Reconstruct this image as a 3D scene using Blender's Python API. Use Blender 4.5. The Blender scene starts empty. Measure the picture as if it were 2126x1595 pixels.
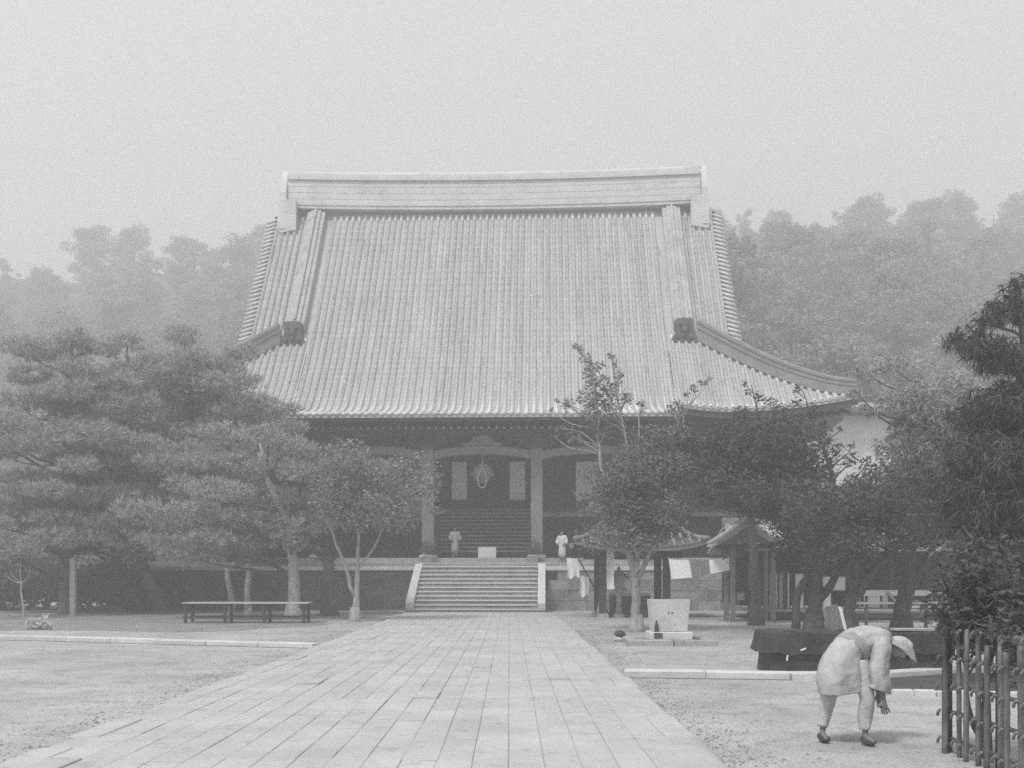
import bpy, math, random
import numpy as np
from mathutils import Vector, Matrix

rad = math.radians
S = bpy.context.scene
COL = S.collection
RNG = np.random.default_rng(7)
random.seed(7)

# ------------------------------------------------------------------ camera
F = 2126.0            # focal length in photo pixels (photo 2126 wide)
VX, VY = 1058.0, 1192.0   # vanishing point of the path
EYE = 1.65
cd = bpy.data.cameras.new('camera'); cam = bpy.data.objects.new('camera', cd); COL.objects.link(cam)
cd.sensor_width = 36.0; cd.lens = 36.0
cd.shift_y = (VY - 797.5) / 2126.0
cd.shift_x = (1063.0 - VX) / 2126.0
cd.clip_start = 0.1; cd.clip_end = 1000
cam.location = (0, 0, EYE); cam.rotation_euler = (rad(90), 0, 0)
S.camera = cam

# ------------------------------------------------------------------ world, sun, exposure
SUN_EL, SUN_AZ = 58.0, 214.0       # azimuth clockwise from +Y: behind the camera, to its left
W = bpy.data.worlds.new('World'); S.world = W; W.use_nodes = True
nt = W.node_tree; nt.nodes.clear()
out = nt.nodes.new('ShaderNodeOutputWorld'); bg = nt.nodes.new('ShaderNodeBackground')
sky = nt.nodes.new('ShaderNodeTexSky'); sky.sky_type = 'NISHITA'; sky.sun_disc = False
sky.sun_elevation = rad(SUN_EL); sky.sun_rotation = rad(SUN_AZ); sky.dust_density = 4.0; sky.air_density = 1.0
bw = nt.nodes.new('ShaderNodeRGBToBW')
veil = nt.nodes.new('ShaderNodeMix'); veil.data_type = 'FLOAT'
veil.inputs[0].default_value = 0.88            # even white overcast over the clear sky
veil.inputs[3].default_value = 7.1
nt.links.new(sky.outputs[0], bw.inputs[0]); nt.links.new(bw.outputs[0], veil.inputs[2])
nt.links.new(veil.outputs[0], bg.inputs[0]); bg.inputs[1].default_value = 0.1
nt.links.new(bg.outputs[0], out.inputs[0])
sl = bpy.data.lights.new('sun', 'SUN'); so = bpy.data.objects.new('sun', sl); COL.objects.link(so)
sl.energy = 3.0; sl.angle = rad(12); sl.color = (1, 1, 1)
so.rotation_euler = (rad(90 - SUN_EL), 0, rad(180 - SUN_AZ) )
so.location = (-20, -20, 60)
S.view_settings.view_transform = 'Standard'; S.view_settings.look = 'None'
S.view_settings.gamma = 1.0; S.view_settings.exposure = 0.19
S.view_settings.use_curve_mapping = False
S.render.engine = 'CYCLES'
C = S.cycles
HAZE_DENSITY = 0.005
C.use_denoising = False; C.use_adaptive_sampling = True; C.adaptive_threshold = 0.03
C.max_bounces = 5; C.diffuse_bounces = 2; C.glossy_bounces = 2; C.transmission_bounces = 3
C.volume_bounces = 1; C.transparent_max_bounces = 8
C.caustics_reflective = False; C.caustics_refractive = False

# ------------------------------------------------------------------ projection helpers (photo pixel -> place)
def P(px, py, Y):
    return Vector(((px - VX) * Y / F, Y, EYE - (py - VY) * Y / F))
def GY(py, z=0.0):
    return F * (EYE - z) / (py - VY)
def G(px, py, z=0.0):
    Y = GY(py, z); return Vector(((px - VX) * Y / F, Y, z))
def XX(px, Y): return (px - VX) * Y / F
def ZZ(py, Y): return EYE - (py - VY) * Y / F

# ------------------------------------------------------------------ materials (the place in black and white)
MATS = {}
def mat(name, a, b=None, scale=3.0, detail=6.0, rough=0.9, bump=0.0, bscale=None, stretch=None, spots=None, spec=0.15, island=0.0, metal=0.0, spots2=None):
    """grey a..b by noise; spots=(scale, threshold, value): small darker marks; island: tone spread between separate pieces"""
    if name in MATS: return MATS[name]
    m = bpy.data.materials.new(name); m.use_nodes = True; t = m.node_tree; N = t.nodes; L = t.links
    p = N['Principled BSDF']; p.inputs['Roughness'].default_value = rough
    p.inputs['Specular IOR Level'].default_value = spec; p.inputs['Metallic'].default_value = metal
    if b is None: b = a
    tc = N.new('ShaderNodeNewGeometry'); mp = N.new('ShaderNodeMapping'); L.new(tc.outputs['Position'], mp.inputs[0])
    if stretch: mp.inputs['Scale'].default_value = stretch
    nz = N.new('ShaderNodeTexNoise'); nz.inputs['Scale'].default_value = scale; nz.inputs['Detail'].default_value = detail
    nz.inputs['Roughness'].default_value = 0.65
    L.new(mp.outputs[0], nz.inputs['Vector'])
    rp = N.new('ShaderNodeValToRGB'); rp.color_ramp.elements[0].position = 0.3; rp.color_ramp.elements[1].position = 0.7
    rp.color_ramp.elements[0].color = (a, a, a, 1); rp.color_ramp.elements[1].color = (b, b, b, 1)
    L.new(nz.outputs['Fac'], rp.inputs[0]); col = rp.outputs[0]
    for spots in [q_ for q_ in (spots, spots2) if q_]:
        n2 = N.new('ShaderNodeTexNoise'); n2.inputs['Scale'].default_value = spots[0]; n2.inputs['Detail'].default_value = 3
        L.new(mp.outputs[0], n2.inputs['Vector'])
        r2 = N.new('ShaderNodeValToRGB'); r2.color_ramp.elements[0].position = spots[1]; r2.color_ramp.elements[1].position = spots[1] + 0.08
        r2.color_ramp.elements[0].color = (1, 1, 1, 1); v = spots[2]; r2.color_ramp.elements[1].color = (v, v, v, 1)
        L.new(n2.outputs['Fac'], r2.inputs[0])
        mx = N.new('ShaderNodeMix'); mx.data_type = 'RGBA'; mx.blend_type = 'MULTIPLY'; mx.inputs[0].default_value = 1
        L.new(col, mx.inputs[6]); L.new(r2.outputs[0], mx.inputs[7]); col = mx.outputs[2]
    if island:
        src = N.new('ShaderNodeObjectInfo').outputs['Random']
        mr = N.new('ShaderNodeMapRange'); mr.inputs[3].default_value = 1 - island; mr.inputs[4].default_value = 1 + island
        L.new(src, mr.inputs[0])
        mx = N.new('ShaderNodeMix'); mx.data_type = 'RGBA'; mx.blend_type = 'MULTIPLY'; mx.inputs[0].default_value = 1
        L.new(col, mx.inputs[6]); L.new(mr.outputs[0], mx.inputs[7]); col = mx.outputs[2]
    L.new(col, p.inputs['Base Color'])
    if bump:
        bn = N.new('ShaderNodeTexNoise'); bn.inputs['Scale'].default_value = bscale or scale * 4; bn.inputs['Detail'].default_value = 5
        L.new(mp.outputs[0], bn.inputs['Vector'])
        bp = N.new('ShaderNodeBump'); bp.inputs['Strength'].default_value = bump; bp.inputs['Distance'].default_value = 0.05
        L.new(bn.outputs['Fac'], bp.inputs['Height']); L.new(bp.outputs[0], p.inputs['Normal'])
    MATS[name] = m
    return m

def leafmat(name, a, b, trans=0.3):
    m = bpy.data.materials.new(name); m.use_nodes = True; t = m.node_tree; N = t.nodes; L = t.links
    N.clear(); o = N.new('ShaderNodeOutputMaterial')
    g = N.new('ShaderNodeNewGeometry'); mr = N.new('ShaderNodeMapRange')
    mr.inputs[3].default_value = a; mr.inputs[4].default_value = b
    L.new(g.outputs['Random Per Island'], mr.inputs[0])
    d = N.new('ShaderNodeBsdfDiffuse'); tr = N.new('ShaderNodeBsdfTranslucent'); mx = N.new('ShaderNodeMixShader')
    mx.inputs[0].default_value = trans
    L.new(mr.outputs[0], d.inputs[0]); L.new(mr.outputs[0], tr.inputs[0])
    L.new(d.outputs[0], mx.inputs[1]); L.new(tr.outputs[0], mx.inputs[2]); L.new(mx.outputs[0], o.inputs[0])
    MATS[name] = m
    return m

M_SAND = mat('raked_sand', 0.31, 0.5, scale=0.5, detail=9, spots=(24, 0.565, 0.66), spots2=(2.6, 0.54, 0.84), bump=0.6, bscale=22)
M_PATH = mat('granite_paving', 0.37, 0.50, scale=0.8, detail=10, spots=(5, 0.6, 0.84), bump=0.4, bscale=14, island=0.045)
M_BED = mat('paving_bed', 0.32, 0.4, scale=6)
M_GRAN = mat('pale_granite', 0.50, 0.64, scale=2.2, detail=9, spots=(16, 0.62, 0.8), bump=0.2, bscale=14, island=0.06)
M_STEP = mat('worn_step_stone', 0.30, 0.44, scale=2.0, detail=9, spots=(11, 0.6, 0.75), bump=0.2, bscale=14, island=0.08)
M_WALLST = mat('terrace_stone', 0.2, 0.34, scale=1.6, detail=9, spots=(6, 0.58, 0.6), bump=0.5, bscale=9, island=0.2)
M_DARKST = mat('dark_stone', 0.05, 0.11, scale=1.6, detail=9, spots=(6, 0.58, 0.6), bump=0.5, bscale=9, island=0.2)  # plain dark stone, also carries the painted shade left of the stairs
M_TILE = mat('roof_tile_grey', 0.38, 0.5, scale=0.9, detail=9, stretch=(1.6, 0.3, 0.3), spots=(2.2, 0.58, 0.78), rough=0.7, bump=0.2, bscale=10, spec=0.3)
M_TILER = mat('roof_tile_cover', 0.58, 0.78, scale=0.9, detail=9, stretch=(1.6, 0.35, 0.35), spots=(2.6, 0.6, 0.8), rough=0.6, bump=0.1, bscale=10, spec=0.4, island=0.07)
M_RIDGE = mat('ridge_tile_grey', 0.5, 0.66, scale=1.0, detail=7, spots=(4, 0.6, 0.8), rough=0.75, bump=0.3, bscale=9)
M_DESC = mat('descending_ridge_tile', 0.36, 0.5, scale=1.0, detail=8, spots=(3, 0.58, 0.75), rough=0.75, bump=0.3, bscale=9)
M_CORNER = mat('corner_ridge_tile', 0.2, 0.3, scale=2, detail=7, rough=0.75, bump=0.3, bscale=8)
M_ONI = mat('dark_ornament_tile', 0.07, 0.15, scale=3, detail=7, rough=0.7, bump=0.6, bscale=7)
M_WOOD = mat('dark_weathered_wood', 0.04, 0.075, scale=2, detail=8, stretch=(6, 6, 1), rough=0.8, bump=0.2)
M_WOODM = mat('grey_weathered_wood', 0.15, 0.27, scale=2, detail=8, stretch=(8, 8, 1), rough=0.85, bump=0.25, spots=(3, 0.6, 0.7))
M_WOODL = mat('pale_bare_wood', 0.32, 0.48, scale=2, detail=8, stretch=(1, 8, 8), rough=0.85, bump=0.2)
M_WHITE = mat('white_cloth', 0.78, 0.86, scale=2, bump=0.3, bscale=4)
M_GREYC = mat('grey_cloth', 0.2, 0.28, scale=2, bump=0.3, bscale=5)
M_PLASTER = mat('white_plaster', 0.66, 0.76, scale=0.8, spots=(3, 0.66, 0.88))
M_PAPER = mat('shoji_paper', 0.76, 0.84, scale=1.5, spots=(3, 0.66, 0.9))
M_BLACKC = mat('dark_oiled_cloth', 0.04, 0.075, scale=3, bump=0.6, bscale=4, rough=0.7)
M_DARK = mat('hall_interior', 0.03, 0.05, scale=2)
M_BARK = mat('dark_bark', 0.06, 0.14, scale=5, stretch=(3, 3, 0.7), bump=0.8, bscale=14)
M_BARKP = mat('pale_bark', 0.24, 0.46, scale=4, stretch=(2, 2, 0.7), bump=0.8, bscale=12, spots=(7, 0.6, 0.5))
M_BAMBOO = mat('aged_bamboo', 0.05, 0.19, scale=3, stretch=(6, 6, 1), rough=0.5, spec=0.4, island=0.2)
M_ROPE = mat('hemp_rope', 0.28, 0.4, scale=20, bump=0.6)
M_BRONZE = mat('dull_bronze', 0.1, 0.17, scale=6, rough=0.5, bump=0.4, spec=0.5)
M_SKIN = mat('tanned_skin', 0.16, 0.2, scale=6, rough=0.6)
M_HAIR = mat('black_hair', 0.02, 0.03, scale=20)
M_HILL = mat('forest_floor', 0.05, 0.1, scale=0.5)
M_PEBBLE = mat('dark_pebble', 0.16, 0.3, scale=9, island=0.3)
L_PINE = leafmat('pine_needles', 0.18, 0.6, 0.3)
L_LEAF = leafmat('small_leaves', 0.12, 0.3, 0.3)
L_DARK = leafmat('dense_dark_leaves', 0.07, 0.15, 0.22)
L_PALE = leafmat('pale_leaves', 0.16, 0.4, 0.35)
L_FAR = leafmat('hillside_leaves', 0.16, 0.5, 0.35)  # leaf grey lifted, part of the distance haze put into the colour
L_STRAW = leafmat('dry_brush', 0.45, 0.8, 0.2)

# ------------------------------------------------------------------ mesh helpers
class MB:
    def __init__(s): s.v = []; s.f = []
    def add(s, vs, fs):
        n = len(s.v); s.v += [tuple(v) for v in vs]; s.f += [tuple(i + n for i in f) for f in fs]; return s
    def box(s, c, d, rz=0.0, rx=0.0, ry=0.0, taper=1.0):
        x, y, z = d[0] / 2, d[1] / 2, d[2] / 2
        vs = [Vector((sx * x * (taper if sz > 0 else 1), sy * y * (taper if sz > 0 else 1), sz * z)) for sz in (-1, 1) for sx, sy in ((-1, -1), (1, -1), (1, 1), (-1, 1))]
        R = Matrix.Rotation(rz, 3, 'Z') @ Matrix.Rotation(ry, 3, 'Y') @ Matrix.Rotation(rx, 3, 'X')
        c = Vector(c)
        return s.add([c + R @ v for v in vs], [(3, 2, 1, 0), (4, 5, 6, 7), (0, 1, 5, 4), (1, 2, 6, 5), (2, 3, 7, 6), (3, 0, 4, 7)])
    def bbox(s, c, d, bev=0.02, jit=0.0, rz=0.0):
        """box with chamfered top edges (paving, blocks)"""
        x, y, z = d[0] / 2, d[1] / 2, d[2] / 2; b = bev
        c = Vector(c); R = Matrix.Rotation(rz, 3, 'Z')
        r = lambda: random.uniform(-jit, jit)
        vs = []
        for zz, i in ((-z, 0), (z - b, 0), (z, b)):
            for sx, sy in ((-1, -1), (1, -1), (1, 1), (-1, 1)):
                vs.append(c + R @ Vector((sx * (x - i) + r(), sy * (y - i) + r(), zz + r() * 0.5)))
        fs = [(3, 2, 1, 0), (8, 9, 10, 11)]
        for k in (0, 4):
            for i in range(4):
                j = (i + 1) % 4; fs.append((k + i, k + j, k + 4 + j, k + 4 + i))
        return s.add(vs, fs)
    def tube(s, pts, radii, n=8, caps=True):
        pts = [Vector(p) for p in pts]
        if not hasattr(radii, '__len__'): radii = [radii] * len(pts)
        vs = []; prev = None
        for i, p in enumerate(pts):
            t = (pts[min(i + 1, len(pts) - 1)] - pts[max(i - 1, 0)])
            t = t.normalized() if t.length > 1e-9 else Vector((0, 0, 1))
            a = prev if prev is not None else (Vector((1, 0, 0)) if abs(t.x) < 0.9 else Vector((0, 1, 0)))
            u = (a - t * a.dot(t)).normalized(); w = t.cross(u); prev = u
            for k in range(n):
                q = 2 * math.pi * k / n
                vs.append(p + (u * math.cos(q) + w * math.sin(q)) * radii[i])
        fs = [(i * n + k, i * n + (k + 1) % n, (i + 1) * n + (k + 1) % n, (i + 1) * n + k) for i in range(len(pts) - 1) for k in range(n)]
        if caps:
            fs.append(tuple(range(n))[::-1]); m = (len(pts) - 1) * n; fs.append(tuple(m + k for k in range(n)))
        return s.add(vs, fs)
    def lathe(s, prof, c=(0, 0, 0), n=16):
        c = Vector(c); vs = []
        for r, z in prof:
            for k in range(n):
                q = 2 * math.pi * k / n; vs.append(c + Vector((r * math.cos(q), r * math.sin(q), z)))
        fs = [(i * n + k, i * n + (k + 1) % n, (i + 1) * n + (k + 1) % n, (i + 1) * n + k) for i in range(len(prof) - 1) for k in range(n)]
        fs.append(tuple(range(n))[::-1]); m = (len(prof) - 1) * n; fs.append(tuple(m + k for k in range(n)))
        return s.add(vs, fs)
    def prism(s, poly, a, b, axis='y'):
        """polygon in (x,z) extruded along y (axis y) or in (y,z) extruded along x"""
        n = len(poly)
        mk = (lambda p, t: (p[0], t, p[1])) if axis == 'y' else ((lambda p, t: (t, p[0], p[1])) if axis == 'x' else (lambda p, t: (p[0], p[1], t)))
        vs = [mk(p, a) for p in poly] + [mk(p, b) for p in poly]
        fs = [tuple(range(n)), tuple(range(2 * n - 1, n - 1, -1))] + [(i, i + n, (i + 1) % n + n, (i + 1) % n) for i in range(n)]
        return s.add(vs, fs)
    def mesh(s, name, smooth=False):
        me = bpy.data.meshes.new(name); me.from_pydata(s.v, [], s.f); me.validate(); me.update()
        import bmesh
        bm = bmesh.new(); bm.from_mesh(me); bmesh.ops.recalc_face_normals(bm, faces=bm.faces); bm.to_mesh(me); bm.free()
        if smooth:
            me.polygons.foreach_set('use_smooth', [True] * len(me.polygons))
        return me
    def build(s, name, m, parent=None, loc=None, smooth=False):
        return obj(name, s.mesh(name, smooth), m, parent, loc)

def obj(name, me, m=None, parent=None, loc=None):
    if m is not None and me is not None and len(me.materials) == 0: me.materials.append(m)
    o = bpy.data.objects.new(name, me); COL.objects.link(o)
    if parent is not None: o.parent = parent
    if loc is not None: o.location = loc
    return o
def tag(o, label, cat, group=None, kind=None):
    if label: o['label'] = label
    if cat: o['category'] = cat
    if group: o['group'] = group
    if kind: o['kind'] = kind
    return o
def thing(name, label, cat, loc=(0, 0, 0), rz=0.0, group=None):
    o = bpy.data.objects.new(name, None); COL.objects.link(o); o.location = loc; o.rotation_euler = (0, 0, rz)
    o.empty_display_size = 0.2
    return tag(o, label, cat, group)
def struct(o): o['kind'] = 'structure'; return o

def np_mesh(name, V, faces_n, idx):
    """V (n,3); idx flat loop indices; every face has faces_n corners"""
    me = bpy.data.meshes.new(name)
    nf = len(idx) // faces_n
    me.vertices.add(len(V)); me.vertices.foreach_set('co', np.ascontiguousarray(V, dtype=np.float32).ravel())
    me.loops.add(len(idx)); me.loops.foreach_set('vertex_index', np.ascontiguousarray(idx, dtype=np.int32))
    me.polygons.add(nf); me.polygons.foreach_set('loop_start', np.arange(0, nf * faces_n, faces_n, dtype=np.int32))
    me.update(calc_edges=True)
    return me

# ------------------------------------------------------------------ foliage
def unit(n, rng):
    d = rng.normal(size=(n, 3)); return d / np.linalg.norm(d, axis=1, keepdims=True)
def clump_pts(clumps, density, rng, inner=0.35):
    """points in ellipsoid clumps (x,y,z,rx,ry,rz), denser towards the shell, thinner below"""
    out = []
    for c in clumps:
        c = np.array(c, float); r = c[3:6]
        n = max(6, int(density * (r[0] * r[1] * r[2]) ** (2 / 3) * 10))
        d = unit(n, rng); rr = rng.uniform(inner, 1, n) ** 0.6
        bumps = 1 + 0.25 * np.sin(d[:, 0] * 5 + c[0] * 3) * np.cos(d[:, 1] * 6 + c[1] * 2) + rng.normal(0, 0.08, n)
        out.append(c[:3] + d * r * (rr * bumps)[:, None])
    return np.concatenate(out)
def leaves_mesh(name, pts, size, rng, droop=0.0, flat=0.4):
    n = len(pts); a = unit(n, rng); a[:, 2] = a[:, 2] * (1 - flat) - droop; a /= np.linalg.norm(a, axis=1, keepdims=True)
    b = np.cross(a, unit(n, rng)); b /= np.linalg.norm(b, axis=1, keepdims=True) + 1e-9
    s = (size * rng.uniform(0.6, 1.35, n))[:, None]
    V = np.stack([pts - a * s, pts + b * s * 0.45, pts + a * s, pts - b * s * 0.45], axis=1).reshape(-1, 3)
    return np_mesh(name, V, 4, np.arange(4 * n))
def needles_mesh(name, pts, length, rng, k=8, width=0.03, up=0.5, droop=0.0):
    n = len(pts); p = np.repeat(pts, k, axis=0); N = n * k
    d = unit(N, rng); ax = unit(n, rng) * 0.5; ax[:, 2] = up - droop
    d = d + np.repeat(ax, k, axis=0); d /= np.linalg.norm(d, axis=1, keepdims=True)
    L = (length * rng.uniform(0.65, 1.25, N))[:, None]
    b = np.cross(d, unit(N, rng)); b /= np.linalg.norm(b, axis=1, keepdims=True) + 1e-9
    tip = p + d * L
    if droop: tip[:, 2] -= droop * L[:, 0] * 0.6
    V = np.stack([p - b * width, p + b * width, tip], axis=1).reshape(-1, 3)
    return np_mesh(name, V, 3, np.arange(3 * N))
def trunk_at(trunk, z):
    zs = [t[2] for t in trunk]
    if z <= zs[0]: return trunk[0]
    for a, b in zip(trunk, trunk[1:]):
        if a[2] <= z <= b[2]:
            f = (z - a[2]) / max(b[2] - a[2], 1e-6); return tuple(a[i] + (b[i] - a[i]) * f for i in range(4))
    return trunk[-1]
def limb(mb, a, b, r0, r1, rng, sag=0.1, n=5, sides=6):
    a = np.array(a[:3]); b = np.array(b[:3]); L = np.linalg.norm(b - a); pts = []
    off = rng.normal(0, 0.06 * L, (3, 3))
    for i in range(n + 1):
        t = i / n
        p = a + (b - a) * t + off[0] * math.sin(math.pi * t) + off[1] * math.sin(2 * math.pi * t) * 0.5
        p[2] += sag * L * (t * t - t)
        pts.append(p)
    mb.tube(pts, [r0 + (r1 - r0) * i / n for i in range(n + 1)], sides)
def subdiv(trunk, rng, wob=0.04):
    out = []
    for a, b in zip(trunk, trunk[1:]):
        for i in range(3):
            t = i / 3; q = [a[k] + (b[k] - a[k]) * t for k in range(4)]
            if out: q[0] += rng.normal(0, wob); q[1] += rng.normal(0, wob); q[3] *= 1 + rng.normal(0, 0.06)
            out.append(tuple(q))
    out.append(trunk[-1]); return out
def make_tree(name, label, cat, trunks, clumps, kind, seed, density=5.0, size=0.09, bark=None, leaf=None, group=None, limb_r=0.06, k=8, width=0.03, droop=0.0, sag=0.15, up=0.5, limbs=True, limb_bark=None):
    """trunks: list of stems [(x,y,z,r)...] in world space; clumps in world space"""
    rng = np.random.default_rng(seed)
    base = Vector(trunks[0][0][:3]); root = thing(name, label, cat, base, 0, group)
    B = np.array(base)
    mb = MB(); L = [[(q[0] - B[0], q[1] - B[1], q[2] - B[2], q[3]) for q in t] for t in trunks]
    L = [subdiv(t, rng, 0.03) for t in L]
    for t in L:
        mb.tube([q[:3] for q in t], [q[3] for q in t], 9)
    q = L[0][0]; mb.tube([(q[0], q[1], q[2] - 0.15), (q[0], q[1], q[2] + 0.12), (q[0], q[1], q[2] + 0.5)], [q[3] * 1.7, q[3] * 1.35, q[3] * 1.02], 9)
    Cl = [(c[0] - B[0], c[1] - B[1], c[2] - B[2], c[3], c[4], c[5]) for c in clumps]
    tb_ = mb
    if limb_bark: mb = MB()
    if limbs:
        for c in Cl:
            best = None
            for t in L:
                hz = math.hypot(c[0] - t[-1][0], c[1] - t[-1][1])
                q = trunk_at(t, c[2] - 0.35 * min(hz, 3) - 0.2)
                d = (q[0] - c[0]) ** 2 + (q[1] - c[1]) ** 2 + (q[2] - c[2]) ** 2
                if best is None or d < best[0]: best = (d, q)
            q = best[1]
            limb(mb, q, c, min(q[3] * 0.6, limb_r), 0.012, rng, sag)
            for _ in range(3):
                d = unit(1, rng)[0] * np.array(c[3:6]) * 0.9
                limb(mb, c, np.array(c[:3]) + d, 0.016, 0.005, rng, 0.05, 3, 4)
    tb_.build('trunk', bark or M_BARK, root, smooth=True)
    if limb_bark: mb.build('boughs', limb_bark, root, smooth=True)
    pts = clump_pts(Cl, density, rng)
    me = needles_mesh('crown', pts, size, rng, k, width, up, droop) if kind == 'pine' else leaves_mesh('crown', pts, size, rng, droop)
    obj('crown', me, leaf or L_LEAF, root)
    return root
def envelope(rng, n, c, r, s, zflat=0.75, bias=0.45):
    """n clumps in an ellipsoid"""
    out = []
    for _ in range(n):
        d = unit(1, rng)[0]; q = rng.uniform(bias, 1) ; k = rng.uniform(0.75, 1.25)
        out.append((c[0] + d[0] * r[0] * q, c[1] + d[1] * r[1] * q, c[2] + d[2] * r[2] * q, s * k, s * k, s * k * zflat))
    return out

# ================================================================== SETTING
g = MB(); nx, ny = 60, 60
xs = np.linspace(-135, 135, nx + 1); ys = np.linspace(-18, 268, ny + 1)
def ground_z(x, y):
    return 0.0
vs = [(x, y, 0) for y in ys for x in xs]
fs = [(j * (nx + 1) + i, j * (nx + 1) + i + 1, (j + 1) * (nx + 1) + i + 1, (j + 1) * (nx + 1) + i) for j in range(ny) for i in range(nx)]
g.add(vs, fs); struct(g.build('ground', M_SAND))

def hill_z(x, y):
    f = min(1, max(0, (x + 25) / 50)); f = f * f * (3 - 2 * f)
    return max(0.0, y - (98 - 28 * f)) * (0.47 - 0.025 * f) + 1.4 * math.sin(x * 0.13 + y * 0.05) * min(1, max(0, (y - 75) / 20))
h = MB(); hx = np.linspace(-134, 134, 50); hy = np.linspace(69, 262, 34)
vs = [(x, y, hill_z(x, y) - (0.4 if y < 70 else 0)) for y in hy for x in hx]
fs = [(j * 50 + i, j * 50 + i + 1, (j + 1) * 50 + i + 1, (j + 1) * 50 + i) for j in range(33) for i in range(49)]
h.add(vs, fs); struct(h.build('hill', M_HILL, smooth=True))

# ---- paved path: every slab a piece
path = struct(MB().box((-1.22, 25.0, 0.028), (6.04, 34.6, 0.066)).build('path', M_BED))
cols = 20; wcol = 0.303; slabs = []
for c in range(cols):
    x0 = -4.25 + c * wcol; y = 7.6 + random.uniform(-0.6, 0.4)
    yend = 42.35 - (0 if 1 < c < 19 else random.uniform(0, 1.2))
    while y < yend:
        Lh = random.choice((0.62, 0.75, 0.9, 1.05, 1.2, 1.4))
        if y + Lh > yend - 0.25: Lh = yend - y
        slabs.append((x0 + wcol / 2, y + Lh / 2, Lh, c)); y += Lh
slabs.sort(key=lambda q: q[1])
far = MB(); n_part = 0
for (x, y, Lh, c) in slabs:
    edge = c in (0, cols - 1); out_x = (random.uniform(-0.06, 0.05) if edge else 0)
    zt = random.uniform(-0.003, 0.004) + (0.016 if random.random() < 0.02 else 0) - 0.00003 * (c - 9.5) ** 2
    a = (x + out_x, y, 0.035 + zt); d = (wcol - random.uniform(0.004, 0.011), Lh - random.uniform(0.004, 0.012), 0.07)
    if n_part < 298:
        MB().bbox((0, 0, 0), d, 0.006, 0.0035, random.uniform(-0.003, 0.003)).build('paving_slab', M_PATH, path, a); n_part += 1
    else:
        far.bbox(a, d, 0.006, 0.0035)
o = far.build('paving_slabs', M_PATH, path); o['kind'] = 'stuff'

# ---- kerbs across the court
def kerb_line(name, label, pts, h, w, step):
    root = thing(name, label, 'kerb', pts[0])
    B = Vector(pts[0])
    for a, b in zip(pts, pts[1:]):
        a = Vector(a) - B; b = Vector(b) - B; L = (b - a).length; n = max(1, round(L / step)); ang = math.atan2((b - a).y, (b - a).x)
        for i in range(n):
            m = a + (b - a) * ((i + 0.5) / n)
            MB().bbox((0, 0, 0), (L / n - 0.012, w + random.uniform(-0.02, 0.02), h), 0.015, 0.006, ang + random.uniform(-0.008, 0.008)).build('kerb_stone', M_GRAN, root, (m.x, m.y, h / 2 - 0.02 + random.uniform(-0.01, 0.008)))
    return root
kerb_line('kerb', 'long pale granite kerb running from the paved path towards the pines', [(-4.32, 22.9, 0), (-8.3, 24.3, 0), (-14.5, 26.5, 0)], 0.13, 0.34, 1.3)
kerb_line('kerb', 'pale granite kerb in front of the dark cloth-covered stall', [(1.84, 16.5, 0), (4.4, 16.15, 0), (5.9, 16.2, 0), (7.4, 17.0, 0)], 0.13, 0.34, 1.2)
kerb_line('rubble_kerb', 'row of small rough edging stones behind the bent worker', [(5.2, 13.95, 0), (6.6, 13.7, 0), (7.6, 13.9, 0)], 0.1, 0.13, 0.3)
struct(MB().prism([(5.2, 14.05), (7.6, 13.85), (9.5, 14.5), (9.5, 16.6), (7.4, 16.75), (5.9, 15.95), (5.0, 15.9)], 0.0, 0.035, 'z').build('planting_bed', M_HILL))

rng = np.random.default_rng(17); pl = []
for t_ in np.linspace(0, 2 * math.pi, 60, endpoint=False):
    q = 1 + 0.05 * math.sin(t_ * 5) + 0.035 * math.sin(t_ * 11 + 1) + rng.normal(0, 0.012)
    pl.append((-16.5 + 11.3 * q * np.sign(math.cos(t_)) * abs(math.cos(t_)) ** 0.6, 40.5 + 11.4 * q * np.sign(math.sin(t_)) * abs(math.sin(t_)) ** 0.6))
struct(MB().add([(x, y, 0.006) for x, y in pl], [tuple(range(60))]).build('shaded_moss_ground', mat('shaded_mossy_earth', 0.2, 0.36, scale=0.9, detail=9, spots=(14, 0.52, 0.6), bump=0.8, bscale=12)))  # mossy earth, its tone lowered to hold the shade under the pines

M_KERBSH = mat('kerb_shade_tone', 0.12, 0.24, scale=3, bump=0.6, bscale=14)
def kerb_shade(pts, w):  # dark strip at the kerb foot, the kerb's shade painted on the ground
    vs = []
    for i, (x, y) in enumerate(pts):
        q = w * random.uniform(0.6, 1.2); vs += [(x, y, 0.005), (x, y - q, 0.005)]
    struct(MB().add(vs, [(2 * i, 2 * i + 1, 2 * i + 3, 2 * i + 2) for i in range(len(pts) - 1)]).build('kerb_shade', M_KERBSH))
kerb_shade([(-4.4 - 10.1 * t_, 22.78 + 3.6 * t_ - 0.02) for t_ in np.linspace(0, 1, 40)], 0.17)
kerb_shade([(1.9 + 2.5 * t_, 16.34 - 0.35 * t_) for t_ in np.linspace(0, 1, 16)], 0.12)

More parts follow.
